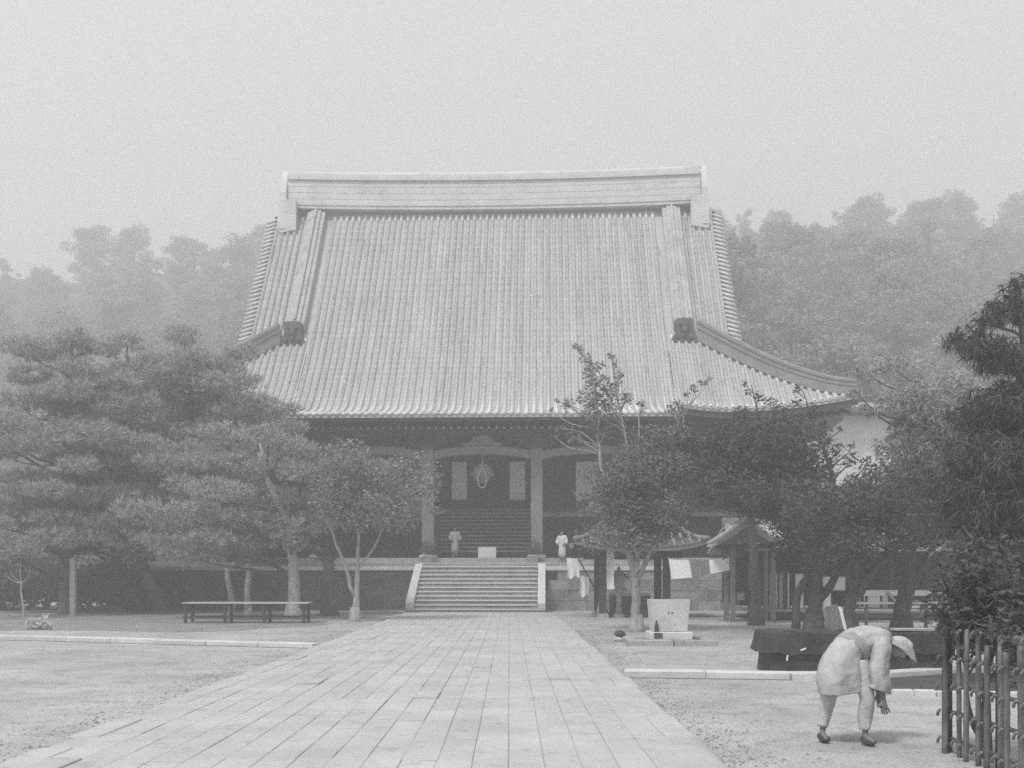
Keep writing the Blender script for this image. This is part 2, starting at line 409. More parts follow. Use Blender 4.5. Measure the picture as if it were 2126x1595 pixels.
# ---- loose pebbles and dry leaves on the sand
def pebbles():
    rng = np.random.default_rng(3); n = 7000; V = []; I = []
    xs = []; 
    for i in range(n):
        q = rng.random()
        if q < 0.42: y = rng.uniform(8, 30); x = 1.86 + abs(rng.normal(0, 0.35))
        elif q < 0.76: y = rng.uniform(8.5, 30); x = -4.3 - abs(rng.normal(0, 0.45))
        else: y = rng.uniform(8.5, 34); x = rng.uniform(-13, 9)
        if -4.3 < x < 1.84: continue
        s = 0.005 + 0.011 * rng.random() ** 3 + (0.012 if rng.random() < 0.02 else 0)
        xs.append((x, y, s))
    for (x, y, s) in xs:
        b = len(V); a = rng.uniform(0, 6.3, 1)[0]; e = rng.uniform(0.5, 1)
        for k in range(5):
            t = a + k * 1.2566; V.append((x + s * math.cos(t) * 1.3, y + s * math.sin(t) * e, 0.001))
        V.append((x, y, s * rng.uniform(0.5, 1.0)))
        for k in range(5): I += [b + k, b + (k + 1) % 5, b + 5]
    return np_mesh('pebbles', np.array(V), 3, np.array(I))
tag(obj('pebbles', pebbles(), M_PEBBLE), 'dark pebbles and dry leaves strewn on the pale sand', 'pebbles', kind='stuff')

# ================================================================== TEMPLE FRAME: u across, v back from the foot of the stairs
TROOT = Vector((-1.45, 43.0, 0)); TROT = rad(-2.0)
def TW(u, v, z):
    c, s_ = math.cos(TROT), math.sin(TROT)
    return Vector((TROOT.x + u * c - v * s_, TROOT.y + u * s_ + v * c, z))

# ---- stone terrace with its stairs
ter = thing('stone_terrace', 'broad stone terrace with coping carrying the temple hall', 'terrace', TROOT, TROT)
MB().box((-1.5, 15.2, 0.9), (29.0, 23.4, 1.8)).build('core', M_DARKST, ter)
TH = 2.0; bh = 0.455
for row in range(4):
    u = -16.0 - (0.5 if row % 2 else 0)
    while u < 13.0:
        w = random.uniform(0.8, 1.25)
        if u + w / 2 < -2.95 or u + w / 2 > 2.95:
            m = M_DARKST if u < -2.9 else M_WALLST  # blocks left of the stairs darker, the shade there put into their colour
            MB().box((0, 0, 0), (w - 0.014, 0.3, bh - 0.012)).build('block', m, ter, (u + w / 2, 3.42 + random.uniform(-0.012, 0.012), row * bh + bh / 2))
        u += w
u = -16.0
while u < 13.0:
    w = random.uniform(1.5, 2.0)
    MB().bbox((0, 0, 0), (w - 0.01, 0.75, 0.17), 0.015, 0.004).build('coping_slab', M_GRAN, ter, (u + w / 2, 3.58, 1.905)); u += w
for k, (vv, z0) in enumerate(((4.25, 1.992), (4.75, 2.19))):
    u = -11.5
    while u < 11.5:
        w = random.uniform(1.3, 1.9)
        MB().bbox((0, 0, 0), (w - 0.01, 0.6, 0.2), 0.015, 0.004).build('upper_step', M_STEP, ter, (u + w / 2, vv + 0.3, z0 + 0.1)); u += w
MB().box((0, 9.5, 2.21), (23, 8.4, 0.4)).build('upper_floor', M_STEP, ter)

stair = thing('stone_staircase', 'wide stone staircase climbing from the paved path to the terrace', 'staircase', TROOT, TROT)
for i in range(11):
    rise = 0.1815; w = 5.9 if i == 0 else 5.2
    z = i * rise; v0 = i * 0.3
    sp0 = MB().box((0, 0, 0), (w - 0.02, 3.4 - v0, rise - 0.05)).build('step', M_WALLST, stair, (0, v0 + 0.04 + (3.4 - v0) / 2, z + (rise - 0.05) / 2))
    MB().bbox((0, 0, 0), (w, 0.38, 0.048), 0.012, 0.003).build('tread', M_GRAN, sp0, (0, -(3.4 - v0) / 2 + 0.15, rise / 2))  # pale tread over darker riser, light on the steps put into the stone
for sgn in (-1, 1):
    prof = [(0.25, 0.19), (0.05, 0.2), (0.02, 0.42), (3.4, 2.13), (3.5, 2.13), (3.5, 1.9)]
    MB().prism(prof, sgn * 2.62, sgn * 2.95, 'x').build('cheek_stone', M_GRAN, stair)

# ================================================================== TEMPLE HALL
hall = thing('temple_hall', 'great wooden temple hall under a huge curved grey tiled roof', 'temple', TROOT, TROT)
CP = [(3.2, 8.86), (4.3, 9.12), (5.5, 9.62), (7.0, 11.05), (9.5, 14.04), (12.2, 17.9), (15.0, 22.16)]
def prof(v):
    if v <= CP[0][0]: return CP[0][1] + (v - CP[0][0]) * 0.22
    for i in range(len(CP) - 1):
        a, b = CP[i], CP[i + 1]
        if v <= b[0]:
            sl = lambda j: (CP[min(j + 1, len(CP) - 1)][1] - CP[max(j - 1, 0)][1]) / (CP[min(j + 1, len(CP) - 1)][0] - CP[max(j - 1, 0)][0])
            h_ = b[0] - a[0]; t = (v - a[0]) / h_; m0, m1 = sl(i) * h_, sl(i + 1) * h_
            return (2 * t**3 - 3 * t**2 + 1) * a[1] + (t**3 - 2 * t**2 + t) * m0 + (-2 * t**3 + 3 * t**2) * b[1] + (t**3 - t**2) * m1
    return CP[-1][1]
KW, VW, EW, VE, VR = 9.1, 12.2, 17.6, 5.5, 15.0
def vhip(u): return 9.3 - (abs(u) - 10.4) * 0.528
def surf(u, v):
    z = prof(v); a = abs(u)
    if a > KW:
        z -= 0.22 * min(1, max(0, (10.5 - v) / 3))
        lift = 0.62 * max(0, (a - 11.5) / 6.1) ** 2 + 0.28 * max(0, 1 - (a - KW) / 2.6) ** 2
        z += lift * min(1, max(0, 1 - (v - VE) / 4.5))
    return z
# pans (overlapping flat tiles) as stepped sheets
def pan_sheet(mb, us, v0f, v1f, step=0.3):
    nrow = int(max(v1f(u) - v0f(u) for u in us) / step)
    vs = []; fs = []; nu = len(us)
    for r in range(nrow):
        for e in (0, 1):
            for u in us:
                v = v0f(u) + (v1f(u) - v0f(u)) * (r + e) / nrow
                vs.append((u, v, surf(u, v) + (0.014 if e == 0 else 0.0)))
    for r in range(2 * nrow - 1):
        for j in range(nu - 1):
            fs.append((r * nu + j, r * nu + j + 1, (r + 1) * nu + j + 1, (r + 1) * nu + j))
    mb.add(vs, fs)
mb = MB()
pan_sheet(mb, [-KW + 0.0001, 0, KW - 0.0001], lambda u: 3.2, lambda u: VR)
for sg in (-1, 1):
    pan_sheet(mb, [sg * x for x in np.linspace(KW + 0.001, VW, 10)], lambda u: VE, lambda u: VR)
    pan_sheet(mb, [sg * x for x in np.linspace(VW, EW, 16)], lambda u: VE, lambda u: max(vhip(u), VE + 0.02))
roof = mb.build('roof', M_TILE, hall)
# back slope, hip slopes and gables
mb = MB(); us = np.linspace(-VW, VW, 3); vsn = np.linspace(VR, 24.5, 14)
mb.add([(u, v, prof(30 - v)) for v in vsn for u in us], [(j * 3 + i, j * 3 + i + 1, (j + 1) * 3 + i + 1, (j + 1) * 3 + i) for j in range(13) for i in range(2)])
mb.build('back_slope', M_TILE, roof)
for sg in (-1, 1):
    mb = MB(); us = np.linspace(10.4, EW, 12); vs = []
    for u in us:
        z = surf(u, vhip(u)) - 0.05
        for t in np.linspace(0, 1, 8):
            v = vhip(u) + (30 - 2 * vhip(u)) * t
            vs.append((sg * u, v, z - (1.0 * max(0, (u - 11.5) / 6.1) ** 2) * (1 - (2 * t - 1) ** 4)))
    mb.add(vs, [(i * 8 + j, i * 8 + j + 1, (i + 1) * 8 + j + 1, (i + 1) * 8 + j) for i in range(11) for j in range(7)])
    mb.build('hip_slope', M_TILE, roof)
    vv = np.linspace(9.5, 20.5, 23)
    MB().add([(sg * 10.5, 9.5, 13.6), (sg * 10.5, 20.5, 13.6)] + [(sg * 10.5, v, prof(v if v < 15 else 30 - v) - 0.3) for v in vv[::-1]], [tuple(range(25))]).build('gable_wall', M_WOOD, roof)
# cover tile rows
def row_mesh(u, v0, v1, cache={}):
    key = (0 if abs(u) < KW else round(abs(u), 3), round(v0, 3), round(v1, 3))
    if key in cache: return cache[key]
    L = v1 - v0; n = max(2, int(L / 0.26)); ns = 6; mb = MB(); vs = []; fs = []
    uu = key[0] if key[0] else 0.0
    for i in range(n):
        for e in (0, 1):
            v = v0 + L * (i + e) / n; z = surf(uu, v)
            dv = 0.02; sl = (surf(uu, v + dv) - surf(uu, v - dv)) / (2 * dv); q = math.atan(sl)
            r = 0.097 if e == 0 else 0.091
            for k in range(ns + 1):
                t = math.pi * k / ns
                hgt = 0.015 + r * math.sin(t) * 1.1
                vs.append((-r * math.cos(t), v - hgt * math.sin(q), z + hgt * math.cos(q) + 0.01))
    m = ns + 1
    for i in range(2 * n - 1):
        for k in range(ns): fs.append((i * m + k, i * m + k + 1, (i + 1) * m + k + 1, (i + 1) * m + k))
    mb.add(vs, fs)
    z = surf(uu, v0)      # round end tile
    mb.add([(0.105 * math.cos(t), v0 - 0.03 - d, z + 0.045 + 0.105 * math.sin(t)) for d in (0, -0.05) for t in np.linspace(0, 2 * math.pi, 10, endpoint=False)],
           [tuple(range(10))] + [(i, (i + 1) % 10, (i + 1) % 10 + 10, i + 10) for i in range(10)])
    cache[key] = mb.mesh('tile_row', True); return cache[key]
SP = 0.344
for i in range(-26, 27):
    obj('tile_row', row_mesh(i * SP, 3.2, VR - 0.2), M_TILER, roof, (i * SP + random.uniform(-0.014, 0.014), random.uniform(-0.02, 0.02), random.uniform(-0.008, 0.012)))
for sg in (-1, 1):
    u = 9.35
    while u < 17.5:
        top = min(vhip(u), 9.3) if u < 10.5 else vhip(u)
        if top - VE > 0.3: obj('tile_row', row_mesh(u, VE, round(top, 2)), M_TILER, roof, (sg * u, 0, 0))
        u += SP
    for u in (10.78, 11.12, 11.46, 11.8, 12.14):
        obj('tile_row', row_mesh(u, round(vhip(u), 2), VR - 0.2), M_TILER, roof, (sg * u, 0, 0))
# verge tiles: short rolls laid across the gable edge
vt = MB().tube([(0, 0, 0), (0.62, 0, -0.2)], [0.085, 0.095], 7).mesh('verge_tile', True)
for sg in (-1, 1):
    v = 8.5
    while v < 14.9:
        o = obj('verge_tile', vt, M_RIDGE, roof, (sg * (VW + 0.02), v, prof(v) + 0.03))
        if sg < 0: o.rotation_euler = (0, 0, math.pi)
        v += 0.34 / math.hypot(1, (prof(v + 0.05) - prof(v - 0.05)) / 0.1)
    mb = MB()      # bargeboard
    vv = np.linspace(9.0, 15.0, 14)
    mb.prism([(v, prof(v) - 0.12) for v in vv] + [(v, prof(v) - 0.75) for v in vv[::-1]], sg * 12.3, sg * 12.45, 'x')
    mb.build('bargeboard', M_WOOD, roof)
# main ridge: courses of flat tile and a top roll
z0 = 22.0
def sag(u): return 0.22 * (u / 12.0) ** 2
def ridge_course(name, zc, hgt, dep, half, m):
    us = np.linspace(-half, half, 13); mb = MB(); vs = []
    for u in us:
        for (dv, dz) in ((-dep / 2, 0), (dep / 2, 0), (dep / 2, hgt), (-dep / 2, hgt)):
            vs.append((u, VR + dv, zc + dz + sag(u)))
    fs = [(i * 4 + k, i * 4 + (k + 1) % 4, (i + 1) * 4 + (k + 1) % 4, (i + 1) * 4 + k) for i in range(12) for k in range(4)]
    fs += [(0, 1, 2, 3), (51, 50, 49, 48)]
    mb.add(vs, fs); return mb.build(name, m, roof)
zc = z0 + 0.1
for i in range(11):
    big = i in (1, 9)
    ridge_course('ridge_course', zc, 0.176, (1.34 if big else 1.25 - 0.02 * i + (0.04 if i % 2 else 0)), 11.6, M_RIDGE); zc += 0.18
us = np.linspace(-11.7, 11.7, 13)
MB().tube([(u, VR, zc + 0.12 + sag(u)) for u in us], 0.2, 10).build('ridge_roll', M_RIDGE, roof, smooth=True)
for sg in (-1, 1):   # ridge end ornaments
    pr = [(-0.75, 0), (-0.95, -0.9), (-1.15, -1.1), (-1.0, -1.25), (-0.35, -1.15), (0.35, -1.15), (1.0, -1.25), (1.15, -1.1), (0.95, -0.9), (0.75, 0), (0.85, 1.0), (0.6, 1.7), (0.25, 2.2), (0, 2.5), (-0.25, 2.2), (-0.6, 1.7), (-0.85, 1.0)]
    MB().prism([(VR + a, 22.1 + b) for a, b in pr], sg * 11.62, sg * 11.95, 'x').build('ridge_end_ornament', M_RIDGE, roof)
    MB().prism([(sg * 11.0, 20.9), (sg * 11.95, 20.75), (sg * 12.05, 21.1), (sg * 11.95, 21.5), (sg * 12.0, 22.6), (sg * 11.0, 22.6)], 13.9, 14.3).build('ridge_end_curl', M_RIDGE, roof)
    # descending ridge: stacked tile ridge running down the slope
    vv = np.linspace(9.6, 14.8, 16)
    for k, (w, hh, du) in enumerate(((0.94, 0.28, 0), (0.8, 0.42, 0), (0.56, 0.54, 0))):
        mb = MB(); vs = []
        for v in vv:
            sl = (prof(v + 0.05) - prof(v - 0.05)) / 0.1; q = math.atan(sl)
            for a, hgt in ((-w / 2, 0), (w / 2, 0), (w / 2, hh), (-w / 2, hh)):
                vs.append((sg * 9.95 + a, v - hgt * math.sin(q), prof(v) + hgt * math.cos(q)))
        n = len(vv); mb.add(vs, [(i * 4 + j, i * 4 + (j + 1) % 4, (i + 1) * 4 + (j + 1) % 4, (i + 1) * 4 + j) for i in range(n - 1) for j in range(4)] + [(3, 2, 1, 0), tuple(4 * (n - 1) + j for j in range(4))])
        mb.build('descending_ridge', M_DESC, roof)
    for a in (-0.44, 0.0, 0.44):
        pts = []
        for v in vv:
            sl = (prof(v + 0.05) - prof(v - 0.05)) / 0.1; q = math.atan(sl); hh_ = 0.62 if a == 0 else 0.36; pts.append((sg * 9.95 + a, v - hh_ * math.sin(q), prof(v) + hh_ * math.cos(q)))
        MB().tube(pts, 0.075, 7).build('ridge_roll', M_DESC, roof, smooth=True)
    # demon-face end tile of the descending ridge
    cx, cv, cz = sg * 9.95, 9.05, 13.35
    pl = [(-0.58, 0), (-0.66, 0.14), (-0.5, 0.36), (-0.42, 0.6), (-0.47, 0.9), (-0.45, 1.12), (-0.3, 1.2), (0.3, 1.2), (0.45, 1.12), (0.47, 0.9), (0.42, 0.6), (0.5, 0.36), (0.66, 0.14), (0.58, 0)]
    on = MB().prism([(cx + a, cz + b) for a, b in pl], cv - 0.14, cv + 0.5).build('end_ornament', M_ONI, roof)
    mb = MB()
    for (a, b, r) in ((0, 0.62, 0.2), (-0.2, 0.85, 0.09), (0.2, 0.85, 0.09), (0, 0.3, 0.13), (-0.3, 0.22, 0.1), (0.3, 0.22, 0.1)):
        mb.tube([(cx + a, cv - 0.14, cz + b), (cx + a, cv - 0.24, cz + b), (cx + a, cv - 0.28, cz + b)], [r, r * 0.8, r * 0.3], 9)
    mb.build('end_relief', M_ONI, roof, smooth=True)
    # corner ridge along the hip
    uu = np.linspace(10.72, 17.55, 18)
    def hipz(u): return surf(u, vhip(u))
    for k, (w, zl, zh) in enumerate(((0.62, -0.05, 0.58), (0.74, 0.58, 0.67), (0.5, 0.67, 0.88), (0.64, 0.88, 0.96))):
        mb = MB(); vs = []; d = Vector((0.528, 1.0)).normalized()
        for u in uu:
            f = 1 - 0.35 * (u - 10.35) / 7.5
            for s_, zz in ((-1, zl), (1, zl), (1, zh), (-1, zh)):
                vs.append((sg * (u + s_ * d.x * w / 2 * f), vhip(u) + s_ * d.y * w / 2 * f, hipz(u) + zz * f))
        n = len(uu); mb.add(vs, [(i * 4 + j, i * 4 + (j + 1) % 4, (i + 1) * 4 + (j + 1) % 4, (i + 1) * 4 + j) for i in range(n - 1) for j in range(4)] + [(3, 2, 1, 0), tuple(4 * (n - 1) + j for j in range(4))])
        mb.build('corner_ridge', M_CORNER, roof)
    MB().tube([(sg * u, vhip(u), hipz(u) + (1.0) * (1 - 0.35 * (u - 10.35) / 7.5)) for u in uu], 0.11, 8).build('ridge_roll', M_CORNER, roof, smooth=True)
# eave edges
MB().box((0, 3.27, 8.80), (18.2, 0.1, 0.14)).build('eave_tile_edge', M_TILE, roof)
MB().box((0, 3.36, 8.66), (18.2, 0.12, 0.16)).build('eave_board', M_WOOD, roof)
for sg in (-1, 1):
    mb = MB(); mb2 = MB(); us = np.linspace(KW + 0.05, EW, 26)
    for m_, z1, z2, v_ in ((mb, -0.01, -0.13, VE + 0.02), (mb2, -0.14, -0.42, VE + 0.1)):
        vs = []
        for u in us:
            z = surf(u, VE)
            for vv_, zz in ((v_, z1), (v_ + 0.1, z1), (v_ + 0.1, z2), (v_, z2)): vs.append((sg * u, vv_, z + zz))
        m_.add(vs, [(i * 4 + j, i * 4 + (j + 1) % 4, (i + 1) * 4 + (j + 1) % 4, (i + 1) * 4 + j) for i in range(25) for j in range(4)])
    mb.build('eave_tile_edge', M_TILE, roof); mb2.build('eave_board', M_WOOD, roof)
    # soffit of the wing
    mb = MB(); us = np.linspace(KW + 0.05, EW, 14); vs = []
    for u in us:
        for v in (VE + 0.1, 7.5, 9.6): vs.append((sg * u, v, surf(u, VE) - 0.42 + (v - VE) * 0.22))
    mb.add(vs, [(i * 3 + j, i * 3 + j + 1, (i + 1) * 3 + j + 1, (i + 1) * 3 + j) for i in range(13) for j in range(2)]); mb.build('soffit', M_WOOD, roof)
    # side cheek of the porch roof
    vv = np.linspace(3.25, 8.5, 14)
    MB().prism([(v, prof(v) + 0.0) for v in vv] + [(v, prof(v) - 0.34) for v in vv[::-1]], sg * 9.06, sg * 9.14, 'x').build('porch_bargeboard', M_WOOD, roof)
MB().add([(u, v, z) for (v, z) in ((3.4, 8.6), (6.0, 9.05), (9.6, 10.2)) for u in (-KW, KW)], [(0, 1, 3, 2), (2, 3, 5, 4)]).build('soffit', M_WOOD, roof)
# rafters with pale painted ends
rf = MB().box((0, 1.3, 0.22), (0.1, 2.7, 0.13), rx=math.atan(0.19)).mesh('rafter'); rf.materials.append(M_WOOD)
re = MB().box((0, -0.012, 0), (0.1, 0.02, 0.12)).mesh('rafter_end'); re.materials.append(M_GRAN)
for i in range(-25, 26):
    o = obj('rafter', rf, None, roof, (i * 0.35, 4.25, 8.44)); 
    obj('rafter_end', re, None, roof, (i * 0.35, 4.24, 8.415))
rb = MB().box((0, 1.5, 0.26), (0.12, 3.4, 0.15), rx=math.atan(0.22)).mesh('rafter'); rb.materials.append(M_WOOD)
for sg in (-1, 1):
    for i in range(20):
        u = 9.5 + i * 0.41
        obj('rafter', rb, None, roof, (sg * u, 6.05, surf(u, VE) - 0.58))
# porch: columns, beams, brackets
for u in (-7.75, -2.55, 2.55, 7.75):
    cm = MB(); cm.box((0, 0, 2.5), (0.54, 0.54, 5.0)); cl = cm.build('porch_column', M_WOODM, hall, (u, 5.05, 2.55))
    MB().lathe([(0.42, 0), (0.46, 0.06), (0.4, 0.14), (0.34, 0.17)], (0, 0, -0.16)).build('column_base', M_GRAN, cl)
    MB().box((0, 0, 5.06), (0.8, 0.8, 0.18), taper=1.25).box((0, 0, 5.3), (1.7, 0.3, 0.22)).box((-0.68, 0, 5.52), (0.34, 0.4, 0.2), taper=1.2).box((0.68, 0, 5.52), (0.34, 0.4, 0.2), taper=1.2).box((0, 0, 5.52), (0.34, 0.4, 0.2), taper=1.2).build('bracket', M_WOOD, cl)
def arch_beam(u0, u1, v, z, h_, d):
    n = 14; top = []; bot = []
    for i in range(n + 1):
        t = i / n; u = u0 + (u1 - u0) * t; c = math.sin(math.pi * t)
        top.append((u, z + h_ + 0.22 * c)); bot.append((u, z + 0.26 * c ** 0.6))
    return MB().prism(top + bot[::-1], v - d / 2, v + d / 2)
for (a, b) in ((-7.5, -2.8), (-2.3, 2.3), (2.8, 7.5)):
    arch_beam(a, b, 5.05, 7.0, 0.42, 0.36).build('rainbow_beam', M_WOODM, hall)
MB().box((0, 5.05, 8.3), (17.6, 0.34, 0.3)).build('purlin', M_WOOD, hall)
MB().prism([(-0.85, 7.66), (-0.95, 7.74), (-0.6, 7.8), (-0.45, 8.0), (-0.25, 8.12), (0.25, 8.12), (0.45, 8.0), (0.6, 7.8), (0.95, 7.74), (0.85, 7.66)], 4.86, 5.1).build('frog_leg_strut', M_WOODM, hall)
# inner wooden stairs and veranda
for i in range(12):
    MB().box((0, 0, 0), (4.5, 0.3, 0.05)).build('wooden_step', M_WOODM, hall, (0, 6.1 + i * 0.24, 2.55 + (i + 1) * 0.195))
    MB().box((0, 0, 0), (4.44, 0.03, 0.14)).build('riser', M_WOOD, hall, (0, 6.24 + i * 0.24, 2.55 + (i + 0.5) * 0.195 - 0.0))
for sg in (-1, 1):
    MB().prism([(5.95, 2.42), (5.95, 2.8), (8.9, 5.1), (9.1, 5.1), (9.1, 2.42)], sg * 2.27, sg * 2.4, 'x').build('stringer', M_WOOD, hall)
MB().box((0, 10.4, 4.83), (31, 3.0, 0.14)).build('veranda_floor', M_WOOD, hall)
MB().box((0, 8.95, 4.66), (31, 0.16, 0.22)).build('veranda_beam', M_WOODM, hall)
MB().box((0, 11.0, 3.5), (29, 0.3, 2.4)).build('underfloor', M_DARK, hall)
for i in range(13):
    u = -15 + i * 2.5
    if abs(u) > 2.4: MB().box((u, 9.1, 3.5), (0.26, 0.26, 2.3)).build('floor_post', M_WOOD, hall)
# front wall of the hall
for u in (-15.2, -12.75, -7.65, -2.55, 2.55, 7.65, 12.75, 15.2):
    MB().tube([(u, 10.3, 4.9), (u, 10.3, 9.9)], 0.31, 14).build('hall_column', M_WOOD, hall, smooth=True)
MB().box((0, 10.35, 8.4), (30.5, 0.3, 0.5)).build('lintel', M_WOOD, hall)
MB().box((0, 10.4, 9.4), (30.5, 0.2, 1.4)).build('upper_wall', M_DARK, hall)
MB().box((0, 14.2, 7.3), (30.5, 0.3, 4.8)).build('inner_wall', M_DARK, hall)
for sg in (-1, 1): MB().box((sg * 15.3, 16, 7.2), (0.3, 11.5, 4.7)).build('side_wall', M_WOOD, hall)
for u in (-10.2, -5.1, 0, 5.1, 10.2):
    if u == 0: continue
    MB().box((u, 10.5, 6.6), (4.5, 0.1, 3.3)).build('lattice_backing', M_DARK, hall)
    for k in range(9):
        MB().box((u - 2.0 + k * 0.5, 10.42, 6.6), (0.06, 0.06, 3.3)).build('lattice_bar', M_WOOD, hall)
for (u, w) in ((-1.52, 0.78), (1.5, 0.8), (5.1, 1.15), (-5.1, 1.15)):
    pn = MB().box((u, 10.22, 6.5), (w, 0.04, 1.95)).build('white_panel', M_WHITE, hall)
    MB().box((u, 10.2, 5.49), (w + 0.08, 0.06, 0.07)).build('panel_rail', M_WOODM, pn)
# ---- hanging gong with looped rope
gg_s = 0.86
gg = thing('temple_gong', 'hanging bronze gong with pale looped rope under the porch beam', 'gong', TW(0.02, 4.72, 6.2), TROT)
MB().lathe([(0.02, -0.2), (0.24, -0.19), (0.34, -0.13), (0.5, -0.04), (0.55, 0.0), (0.5, 0.04), (0.34, 0.13), (0.24, 0.19), (0.02, 0.2)], n=22).build('body', M_BRONZE, gg, (0, 0, 0.16), smooth=True).rotation_euler = (rad(90), 0, 0)
for sg in (-1, 1):
    MB().tube([(sg * 0.4, -0.08, 0.12), (sg * 0.62, -0.08, 0.1), (sg * 0.66, 0.08, 0.1), (sg * 0.4, 0.08, 0.12)], 0.06, 7).build('ear', M_BRONZE, gg, smooth=True)
MB().tube([(0, 0.02, 0.6), (0, 0.02, 1.35)], 0.035, 7).build('hanging_chain', M_BRONZE, gg)
lp = [(0.23 * math.sin(t), -0.3, -0.2 - 0.46 * math.cos(t)) for t in np.linspace(-2.9, 2.9, 22)]
MB().tube([(0, -0.05, 0.9)] + lp[:1] + lp + lp[-1:] + [(0.02, -0.05, 0.9)], 0.032, 7).build('rope', M_ROPE, gg, smooth=True)
gg.scale = (gg_s, gg_s, gg_s)
# ---- offertory box
bx = thing('offertory_box', 'pale wooden offertory box at the foot of the porch steps', 'box', TW(0.2, 5.55, 2.42), TROT)
MB().box((0, 0, 0.24), (0.84, 0.5, 0.48)).build('body', M_GRAN, bx)
for k in range(5): MB().box((0, -0.2 + k * 0.1, 0.5), (0.84, 0.04, 0.05)).build('slat', M_WOODL, bx)


# ================================================================== SMALL BUILDINGS
def curved_hip_roof(root, cx, cy, hx, hy, z_e, z_r, rl, lift, m, mr, sp=0.3):
    """hip roof with concave slopes and lifted corners, cover-tile rows on the front slope"""
    n = 8
    def pt(sx, sy, t):      # t 0 eave .. 1 ridge along the hip
        x = hx + (rl - hx) * t; y = hy * (1 - t)
        z = z_e + (z_r - z_e) * (0.65 * t + 0.35 * t * t) + lift * (1 - t) ** 4
        return Vector((cx + sx * x, cy + sy * y, z))
    def surf_front(f, t, sy=-1):   # f -1..1 across
        x = hx + (rl - hx) * t
        z = z_e + (z_r - z_e) * (0.65 * t + 0.35 * t * t) + lift * (1 - t) ** 4 * abs(f) ** 3
        return Vector((cx + f * x, cy + sy * hy * (1 - t), z))
    mb = MB()
    for sy in (-1, 1):
        vs = [surf_front(f, t, sy) for t in np.linspace(0, 1, n) for f in np.linspace(-1, 1, 11)]
        mb.add(vs, [(i * 11 + j, i * 11 + j + 1, (i + 1) * 11 + j + 1, (i + 1) * 11 + j) for i in range(n - 1) for j in range(10)])
    for sx in (-1, 1):
        vs = []
        for t in np.linspace(0, 1, n):
            a = pt(sx, -1, t); b = pt(sx, 1, t)
            for f in np.linspace(0, 1, 7):
                q = a + (b - a) * f; q.z -= lift * (1 - t) ** 4 * (1 - abs(2 * f - 1) ** 3); vs.append(q)
        mb.add(vs, [(i * 7 + j, i * 7 + j + 1, (i + 1) * 7 + j + 1, (i + 1) * 7 + j) for i in range(n - 1) for j in range(6)])
    rf_ = mb.build('roof', m, root)
    # underside
    vs = [(cx + sx * (hx - 0.06), cy + sy * (hy - 0.06), z_e + lift * 0.5 - 0.12) for sx, sy in ((-1, -1), (1, -1), (1, 1), (-1, 1))]
    MB().add(vs, [(0, 1, 2, 3)]).build('soffit', M_WOOD, rf_)
    mb = MB()
    for f in np.linspace(-1, 1, 12):
        pass
    k = int(2 * hx / sp)
    for i in range(k + 1):
        x = -hx + 2 * hx * i / k
        tmax = 1.0 if abs(x) <= rl else min(1.0, (hx - abs(x)) / max(hx - rl, 1e-3))
        if tmax < 0.06: continue
        pts = []
        for t in np.linspace(0, tmax, 5):
            xx = hx + (rl - hx) * t; f = max(-1, min(1, x / xx)); q = surf_front(f, t); pts.append((q.x, q.y, q.z + 0.02))
        MB().tube(pts, 0.06, 6).build('tile_row', mr, rf_, smooth=True)
    for sx in (-1, 1):
        MB().tube([pt(sx, -1, t) + Vector((0, 0, 0.06)) for t in np.linspace(0, 1, 7)], 0.1, 7).build('corner_ridge', mr, rf_, smooth=True)
    MB().box((cx, cy, z_r + 0.12), (2 * rl + 0.3, 0.3, 0.32)).build('ridge', mr, rf_)
    MB().tube([(cx - rl - 0.2, cy, z_r + 0.3), (cx + rl + 0.2, cy, z_r + 0.3)], 0.1, 8).build('ridge_roll', mr, rf_)
    for sy in (-1, 1):
        vs = []
        for f in np.linspace(-1, 1, 11):
            q = surf_front(f, 0, sy)
            for d in (0.0, -0.14): vs.append((q.x, q.y - sy * 0.02, q.z + d))
        MB().add(vs, [(i * 2, i * 2 + 1, i * 2 + 3, i * 2 + 2) for i in range(10)]).build('eave_board', M_WOODM, rf_)
    return rf_

# ---- water pavilion behind the slender tree
pav = thing('water_pavilion', 'small open pavilion with curved tiled roof beside the stone staircase', 'pavilion', (0, 0, 0))
curved_hip_roof(pav, 4.85, 39.6, 2.45, 2.1, 2.62, 4.05, 0.9, 0.28, M_ONI, M_CORNER)  # dark tile, the shade under the tree put into the roof colour
for (x, y) in ((3.5, 38.5), (5.9, 38.5), (3.5, 40.8), (5.9, 40.8)):
    MB().box((x, y, 1.3), (0.26, 0.26, 2.6)).build('post', M_WOOD, pav)
    MB().box((x, y, 0.08), (0.44, 0.44, 0.18), taper=0.85).build('post_base', M_STEP, pav)
for y in (38.5, 40.8):
    MB().box((4.7, y, 2.35), (3.5, 0.14, 0.24)).build('tie_beam', M_WOOD, pav)
for x in (3.5, 5.9): MB().box((x, 39.65, 2.33), (0.14, 3.0, 0.2)).build('tie_beam', M_WOOD, pav)
for x in (3.2, 3.72): MB().prism([(x - 0.22, 2.45), (x + 0.2, 2.45), (x + 0.12, 2.2), (x - 0.1, 2.25)], 38.38, 38.44).build('bracket', M_WOOD, pav)
tb = thing('water_trough', 'dark stone trough standing in the water pavilion', 'trough', (4.6, 39.3, 0))
MB().box((0, 0, 0.42), (1.5, 0.8, 0.84)).build('body', M_DARKST, tb)
for (a, b, c, d) in ((0, -0.36, 1.5, 0.1), (0, 0.36, 1.5, 0.1), (-0.7, 0, 0.1, 0.62), (0.7, 0, 0.1, 0.62)): MB().box((a, b, 0.87), (c, d, 0.1)).build('rim', M_STEP, tb)
